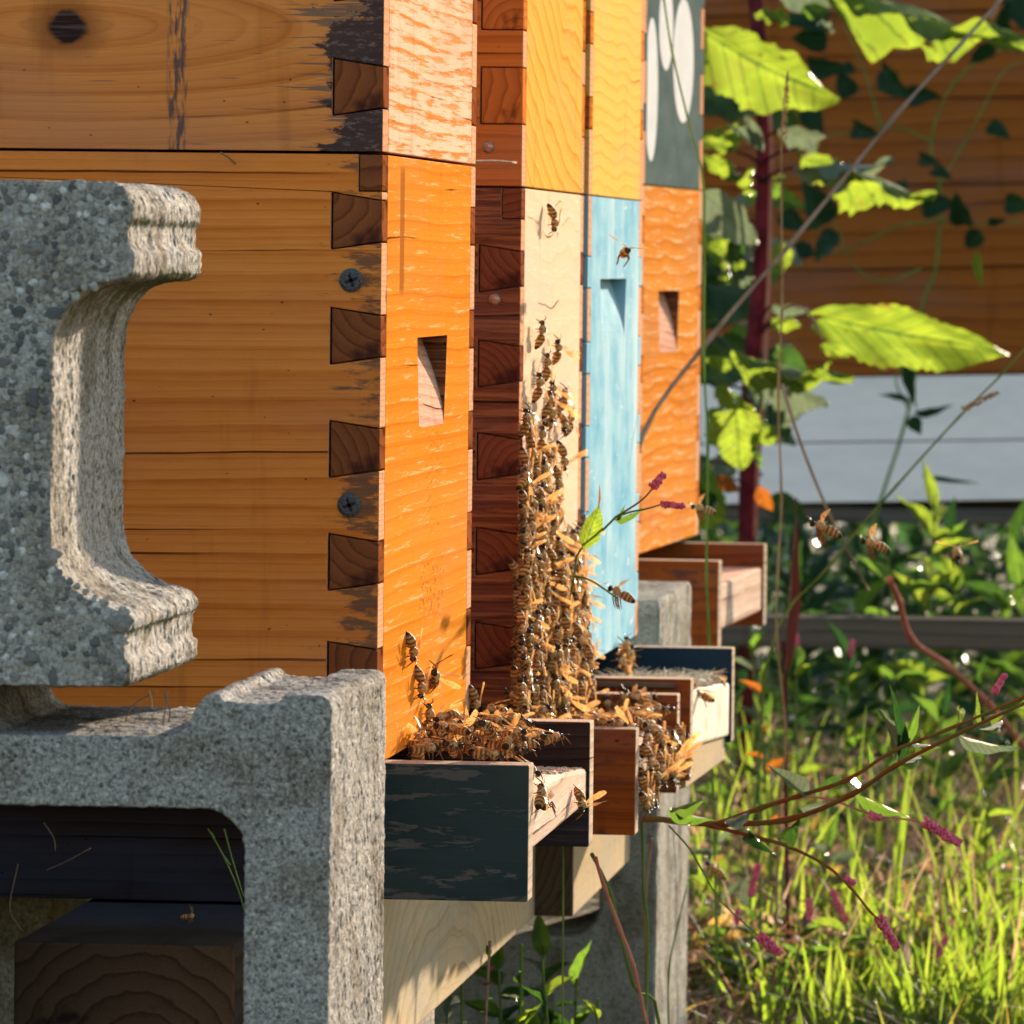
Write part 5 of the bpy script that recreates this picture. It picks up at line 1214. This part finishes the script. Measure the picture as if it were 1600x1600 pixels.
# the climbing cluster on the pale front
G1 = 'honey bees clustered up the pale hive front'
L1 = 'honey bee climbing in the crowded column on the pale raw-wood front'
L2 = 'honey bee in the thick heap at the foot of the pale raw-wood front'
def col_x(py):
    if py < 610: return (838, 868)
    if py < 720: return (824, 886)
    if py < 820: return (818, 874)
    if py < 900: return (816, 908)
    if py < 960: return (810, 914)
    return (806, 914 + min(10, (py - 960) * 0.15))
def fill(n, y0, y1, lab, layers, seed, group, put=None, base=0.0027):
    q = random.Random(seed); done = []; tries = 0
    while len(done) < n and tries < n * 40:
        tries += 1
        py = q.uniform(y0, y1); a, b = col_x(py); px = q.uniform(a, b)
        if any(abs(px - d[0]) < 10 and abs(py - d[1]) < 13 for d in done) and q.random() < 0.93: continue
        done.append((px, py))
        lift = base + q.random() ** 1.3 * layers
        hd = 1 if q.random() < 0.68 else -1; ti = q.gauss(0, 0.55); po = q.choice((0, 0, 0, 1, 1, 2)); sc = q.uniform(0.90, 1.10)
        if put: put(px, py, hd, ti, po, lift, sc)
        else: upright(px, py, 0.001, lab, hd, ti, po, group, lift, sc)
fill(16, 590, 725, L1, 0.004, 1, G1); fill(34, 730, 870, L1, 0.005, 2, G1); fill(58, 870, 985, L1, 0.009, 3, G1); fill(62, 975, 1125, L2, 0.018, 4, G1)
# the bees of the under layers, past counting: real bees joined into one object
MASS = MB(); MASS_R = []; mass_mats = [M['bee'], M['eye'], M['leg'], M['wing']]
def bake(m, pose):
    root, ch = PR[pose]
    for c in ch:
        me = c.data; mm = m @ c.matrix_basis; off = {'body': 0, 'legs': 2, 'wing': 3}[c.name.split('.')[0]]
        b = len(MASS.v); MASS_R.extend([tuple(v.co) for v in me.vertices]); MASS.v.extend([tuple(mm @ v.co) for v in me.vertices])
        for p in me.polygons:
            MASS.f.append(tuple(i + b for i in p.vertices)); MASS.mi.append(min(3, p.material_index + off))
def put_mass(px, py, hd, ti, po, lift, sc):
    p = atX(px, py, 0.001 + lift); xx = Vector((0.06, math.sin(ti), hd * math.cos(ti))).normalized(); zz = Vector((1, 0, 0)); zz = (zz - xx * zz.dot(xx)).normalized(); yy = zz.cross(xx)
    m = Matrix((xx, yy, zz)).transposed().to_4x4() @ Matrix.Scale(sc * 1.13, 4); m.translation = p; bake(m, po)
fill(26, 740, 880, None, 0.003, 31, None, put_mass, 0.0022); fill(46, 880, 990, None, 0.006, 32, None, put_mass, 0.0022); fill(90, 985, 1130, None, 0.020, 33, None, put_mass, 0.0022)
q = random.Random(41)
for i in range(46):
    X = q.uniform(0.004, 0.058); Y = q.uniform(0.06, 0.345) if i % 2 else q.uniform(0.72, 1.0); z = (-0.2235 if i % 2 else -0.252) + q.random() * 0.006 - (Y - 0.06 if i % 2 else Y - 0.72) * 0.03
    a = q.uniform(0, 6.28); xx = Vector((math.cos(a), math.sin(a), q.gauss(0, 0.2))).normalized(); zz = Vector((q.gauss(0, .2), q.gauss(0, .2), 1)); zz = (zz - xx * zz.dot(xx)).normalized(); yy = zz.cross(xx)
    m = Matrix((xx, yy, zz)).transposed().to_4x4() @ Matrix.Scale(1.1, 4); m.translation = Vector((X, Y, z)); bake(m, q.choice((0, 0, 1)))
sw_ = MASS.build('bee_swarm', mass_mats, None, smooth=True, fix=False); add_rest(sw_.data, MASS_R)
tag(sw_, 'crowded under layer of honey bees packed beneath the outer ones', 'bees', kind='stuff')
for (px, py, hd, ti, po, lb) in [(866, 346, -1, 0.3, 1, 'single honey bee near the top of the pale raw-wood front'),
      (847, 517, 1, 0.15, 1, 'topmost honey bee of the column on the pale front'), (872, 545, 1, -0.5, 2, 'honey bee with raised wings just below the topmost of the column'),
      (855, 568, 1, 0.1, 0, 'third honey bee from the top of the column on the pale front'), (892, 655, 1, 0.2, 1, 'honey bee apart from the column, right of it on the pale front'),
      (822, 655, 1, -0.1, 1, 'honey bee at the left rim of the column, level with the hand holds'),
      (912, 820, 1, 0.2, 2, 'honey bee perched by the bright smartweed leaf at the pale front edge'), (806, 895, -1, 0.8, 1, 'dark honey bee hanging off the left edge of the pale front'),
      (918, 962, 1, 0.2, 1, 'honey bee rearing outward at the right of the heap with lifted abdomen'), (917, 1012, 1, 0.3, 1, 'honey bee at the right rim of the heap against the blue front')]:
    upright(px, py, 0.002, lb, hd, ti, po)
# nearest hive front
for (px, py, hd, ti, po, lb) in [(645, 1016, -1, 0.5, 1, 'uppermost honey bee on the orange front of the nearest hive'), (680, 1058, 1, -1.0, 2, 'honey bee with spread wings right of another on the orange front'),
      (658, 1072, -1, 0.1, 1, 'honey bee head-down in the middle of the three on the orange front'), (670, 1118, 1, 0.15, 0, 'honey bee climbing low on the orange front'),
      (652, 1160, 1, 0.0, 0, 'honey bee at the very foot of the orange front'), (742, 1098, -1, 0.4, 1, 'honey bee on the far lower corner of the orange front')]:
    upright(px, py, 0.0, lb, hd, ti, po)
# on the nearest landing board
G2 = 'honey bees heaped on the nearest landing board'
def onboard(n, pxr, pyf, X_r, Yr, z0, zh, label, group, seed):
    q = random.Random(seed)
    for i in range(n):
        X = q.uniform(*X_r); Y = q.uniform(*Yr); z = z0 + q.random() * zh
        a = q.uniform(0, 6.28); bee((X, Y, z), (math.cos(a), math.sin(a), q.gauss(0.05, 0.25)), (q.gauss(0, 0.25), q.gauss(0, 0.25), 1), q.choice((0, 0, 0, 1, 1, 2)), label, group, q.uniform(0.92, 1.08))
onboard(24, 0, 0, (0.006, 0.056), (0.058, 0.20), -0.2225, 0.012, 'honey bee in the heap behind the dark green rail of the nearest board', G2, 5)
onboard(14, 0, 0, (0.004, 0.040), (0.20, 0.345), -0.2290, 0.010, 'honey bee farther back on the nearest landing board', G2, 6)
for (X, Y, z, hx, hy, po, lb) in [(0.060, 0.085, -0.2300, 1, -0.3, 1, 'honey bee walking on bare wood just right of the dark green rail'), (0.0655, 0.10, -0.2460, 0.1, -1, 0, 'honey bee half hidden at the rail end on the landing board edge')]:
    bee((X, Y, z), (hx, hy, -0.25), (0.2, 0, 1), po, lb)
p = atX(908, 1255, 0.0655 + 0.0027); bee(p, (0.1, -0.8, -0.7), (1, 0, 0), 2, 'honey bee with one raised wing on the sunlit edge of the nearest landing board')
p = atX(845, 1240, 0.0655 + 0.0015); bee(p, (0, 1, 0.8), (1, 0, 0), 0, 'honey bee clinging low on the landing board edge beside the green rail')
for (px, py, D, hx, hz, po, lb) in [(800, 1130, 3.66, -0.5, 0.6, 2, 'honey bee with raised orange-lit wing on the dark far rail'), (885, 1138, 3.66, -1, 0.15, 1, 'honey bee astride the top of the dark far rail, legs dangling'),
      (805, 1088, 3.8, -0.9, 0.4, 1, 'large honey bee with amber abdomen standing clear in front of the dark gap'), (770, 1108, 3.75, -1, 0.1, 1, 'honey bee walking left at the base of the dark gap'),
      (846, 1112, 3.8, 0.6, 0.4, 1, 'honey bee at the foot of the heap above the dark rail'), (718, 1140, 3.6, 0.4, 0.9, 0, 'dark honey bee upright in the shadow below the orange front')]:
    bee(at(px, py, D), (hx, 0.15, hz), (0.25, -0.35, 1), po, lb)
# second landing board
G3 = 'honey bees crowding the second landing board'
q = random.Random(8)
for i in range(42):
    px = q.uniform(1006, 1078); t = (px - 1006) / 72
    py = q.uniform(1150 - 4 * t, 1262 - 68 * t)
    p = atX(px, py, 0.0600 + 0.0027 + q.random() * 0.008)
    a = q.uniform(0, 6.28) if py < 1190 else q.gauss(-1.4, 0.5)
    bee(p, (0.15, math.cos(a), math.sin(a)), (1, 0, 0.6 if py < 1190 else 0.1), q.choice((0, 0, 1, 1, 2)), 'honey bee in the crowd spilling over the edge of the second landing board', G3, q.uniform(0.92, 1.08))
onboard(18, 0, 0, (0.02, 0.056), (0.72, 0.99), -0.2560, 0.008, 'honey bee crowded on top of the second landing board', G3, 15)
for (px, py, D, hx, hz, up, po, lb) in [(976, 1092, 4.29, 0.1, 0.9, -1, 1, 'honey bee upright on the orange rail below the thin grey strip'), (1012, 1094, 4.29, 0.9, 0.45, -1, 1, 'honey bee climbing right on the orange rail'),
      (950, 1102, 4.29, -0.3, 0.9, -1, 2, 'dim honey bee with glinting wing on the shaded orange rail'), (940, 1128, 4.0, 1, 0.0, -0.2, 0, 'honey bee stretched along the top of the nearer orange rail'), (965, 1132, 4.0, 1, -0.1, -0.2, 0, 'second honey bee along the top of the nearer orange rail'),
      (1018, 1140, 4.05, -0.2, 0.2, -0.3, 1, 'honey bee facing the camera above the crowded second board')]:
    bee(at(px, py, D), (hx, -0.1, hz), (0.1, up, 0.8), po, lb)
# blue hive board
G4 = 'honey bees on the white-edged third landing board'
for i, (px, py, D, hx, hy, hz, po, lb) in enumerate([(978, 1008, 4.6, 0.1, 0, 1, 1, 'uppermost honey bee of the small knot by the navy rail'), (985, 1022, 4.58, 0.3, 0, 1, 0, 'middle honey bee of the small knot by the navy rail'), (973, 1035, 4.56, -0.5, 0, 0.8, 1, 'lowest honey bee of the small knot by the navy rail'),
      (1112, 1058, 4.68, -1, 0, 0.35, 1, 'honey bee on the dusty board before the navy rail'), (1092, 1085, 4.45, -1, 0, 0.35, 0, 'striped honey bee on the corner of the white-edged board'), (1095, 1046, 4.74, -1, 0.2, 0.1, 0, 'shaded honey bee against the navy rail')]):
    bee(at(px, py, D), (hx, hy - 0.15, hz), (0.2, -0.5, 1), po, lb)
# in flight
for (px, py, D, h_, u_, lb, sc) in [(978, 393, 4.15, (0.3, -1, 0.2), (0.3, 0.2, 1), 'dark flying honey bee seen head-on before the top of the blue front', 1.0),
      (1094, 794, 4.6, (-1, -0.1, 0.25), (0.1, -0.3, 1), 'flying honey bee at the tip of the pink flower spike', 1.0),
      (966, 925, 4.05, (-0.9, 0.1, 0.45), (0.4, -0.2, 1), 'dark grey flying honey bee crossing the lower blue front', 1.05),
      (1284, 823, 4.0, (-1, -0.1, 0.42), (0.3, -0.25, 1), 'largest flying honey bee, amber abdomen, right of the tan straw', 1.15),
      (1362, 849, 4.35, (-1, -0.3, 0.35), (0.3, -0.4, 1), 'flying honey bee just right of the largest flying one', 1.15),
      (1495, 862, 4.7, (-0.1, 1, 0.3), (0, -0.3, 1), 'pale blurred flying honey bee seen from behind, farthest right', 1.15),
      (1115, 1356, 4.9, (-0.8, -0.2, 0.7), (0.5, -0.3, 0.8), 'flying honey bee before the grass right of the pillar', 1.1),
      (298, 1432, 3.2, (1, 0, 0.1), (0, -0.3, 1), 'tiny sunlit honey bee on the timber inside the dark lower block', 0.5)]:
    bee(at(px, py, D), h_, u_, 3, lb, None, sc)
# ------------------------------------------------------------------ small things
# wax and hair debris on the third board
mb = MB(); q = random.Random(5)
for i in range(420):
    X = q.uniform(0.0, 0.058); Y = 1.0685 + q.uniform(0.04, 0.34); zt_ = H3Z - 0.0145 - 0.0135 * (Y - 1.1) / 0.35
    s_ = q.uniform(0.001, 0.004)
    mb.ball((X, Y, zt_ + q.random() * 0.004), s_, (q.uniform(.7, 1.4), q.uniform(.7, 1.4), 0.45), 6, 4, 0, 0.25)
for i in range(500):
    X = q.uniform(0.0, 0.058); Y = 1.0685 + q.uniform(0.04, 0.34); zt_ = H3Z - 0.012 - 0.0135 * (Y - 1.1) / 0.35
    a = q.uniform(0, 6.28); l = q.uniform(0.004, 0.011)
    P0 = Vector((X, Y, zt_)); P1 = P0 + Vector((math.cos(a) * l, math.sin(a) * l, q.uniform(0, 0.007)))
    mb.tube([P0, (P0 + P1) / 2 + Vector((0, 0, 0.002)), P1], 0.00022, 3)
g = G('wax_crumbs'); M['wax'] = g.bsdf(g.ramp(g.rand(True), [(0, (0.45, 0.34, 0.22)), (0.6, (0.66, 0.58, 0.46)), (1, (0.25, 0.13, 0.07))]), 0.8)
tag(mb.build('debris', M['wax'], None), 'pale fluffy wax crumbs and fibres on the third landing board', 'debris', kind='stuff')
# dust and crumbs on the nearest board
mb = MB()
for i in range(500):
    X = q.uniform(0.03, 0.062); Y = q.uniform(0.2, 0.347); zt_ = H1Z - 0.0095 - 0.0135 * (Y - 0.05) / 0.3
    s_ = q.uniform(0.0003, 0.0009); mb.ball((X, Y, zt_ + s_ * 0.3), s_, (1.2, 1, 0.6), 5, 3, 0, 0.2)
tag(mb.build('debris', M['wax'], None), 'fine crumbs on the nearest landing board in front of the dark rail', 'debris', kind='stuff')
# thin grey strip over the orange rail
a = at(906, 1069, 4.36); b = at(1052, 1071, 4.36); mb = MB(); mb.box(a.x, b.x, a.y, a.y + 0.012, a.z - 0.0012, a.z + 0.0012)
tag(mb.build('metal_strip', M['greywood'], None, bevel=0.0003), 'thin grey strip lying level above the orange rail', 'strip')
# twig caught in the dark gap
a = at(735, 252, 3.72); b = at(806, 254, 3.9); mb = MB(); mb.tube(spline([a, (a + b) / 2 + Vector((0, 0, 0.0006)), b]), 0.0006, 6)
tag(mb.build('twig', M['greystraw'], None, smooth=True), 'dry twig stuck across the dark gap at the box seam', 'twig')
a = at(345, 256, 3.285); mb = MB(); mb.tube([at(344, 238, 3.284), at(355, 244, 3.284), at(368, 256, 3.286)], 0.0005, 5)
tag(mb.build('straw_bit', M['straw'], None, smooth=True), 'short pale straw stuck under the seam of the nearest hive', 'straw')
# straws in the gaps of the concrete blocks
def straws(lst, D, nm, m, label, r=0.0005):
    mb = MB()
    for s in lst: mb.tube(spline([at(x_, y_, D + 0.01 * i) for i, (x_, y_) in enumerate(s)], 3), r, 5)
    return mb.build(nm, M[m], None, smooth=True)
bits = [([(192, 1148), (205, 1105), (245, 1080)], 'straw'), ([(232, 1078), (236, 1092), (237, 1108)], 'straw'), ([(252, 1148), (258, 1110), (262, 1080)], 'greystraw'), ([(258, 1146), (266, 1112), (256, 1082)], 'greystraw'), ([(150, 1148), (180, 1144), (200, 1145)], 'straw'), ([(240, 1146), (262, 1150), (280, 1144)], 'straw'), ([(268, 1148), (282, 1152), (290, 1146)], 'greystraw')]
for i, (s, m) in enumerate(bits):
    mb = MB(); mb.tube(spline([at(a_, b_, 2.93 - 0.01 * (i % 3)) for a_, b_ in s], 3), 0.00035, 5)
    tag(mb.build('straw_bit', M[m], None, smooth=True), 'wisp of dry straw lying in the slot between the two big blocks', 'straw', 'straw wisps between the blocks')
bits2 = [[(28, 1350), (15, 1420), (35, 1455)], [(72, 1360), (105, 1345), (142, 1325)], [(68, 1285), (84, 1310), (86, 1330)], [(325, 1295), (350, 1340), (372, 1390), (388, 1445)], [(350, 1295), (362, 1340), (380, 1400)], [(330, 1300), (345, 1330), (360, 1352)]]
for i, s in enumerate(bits2):
    mb = MB(); P = [at(a_, b_, 3.06 + 0.01 * (i % 4)) for a_, b_ in s]
    if len(P) == 2: P = [P[0], (P[0] + P[1]) / 2, P[1]]
    mb.tube(spline(P, 3), 0.00028, 5)
    tag(mb.build('straw_bit', M['greenstem' if i in (3, 4, 5) else 'greystraw'], None, smooth=True), 'thin dry grass wisp in the dark opening of the lower block', 'straw', 'grass wisps in the dark opening')

for o in list(C.objects):
    if o.parent is None: o.location.z += GROUND
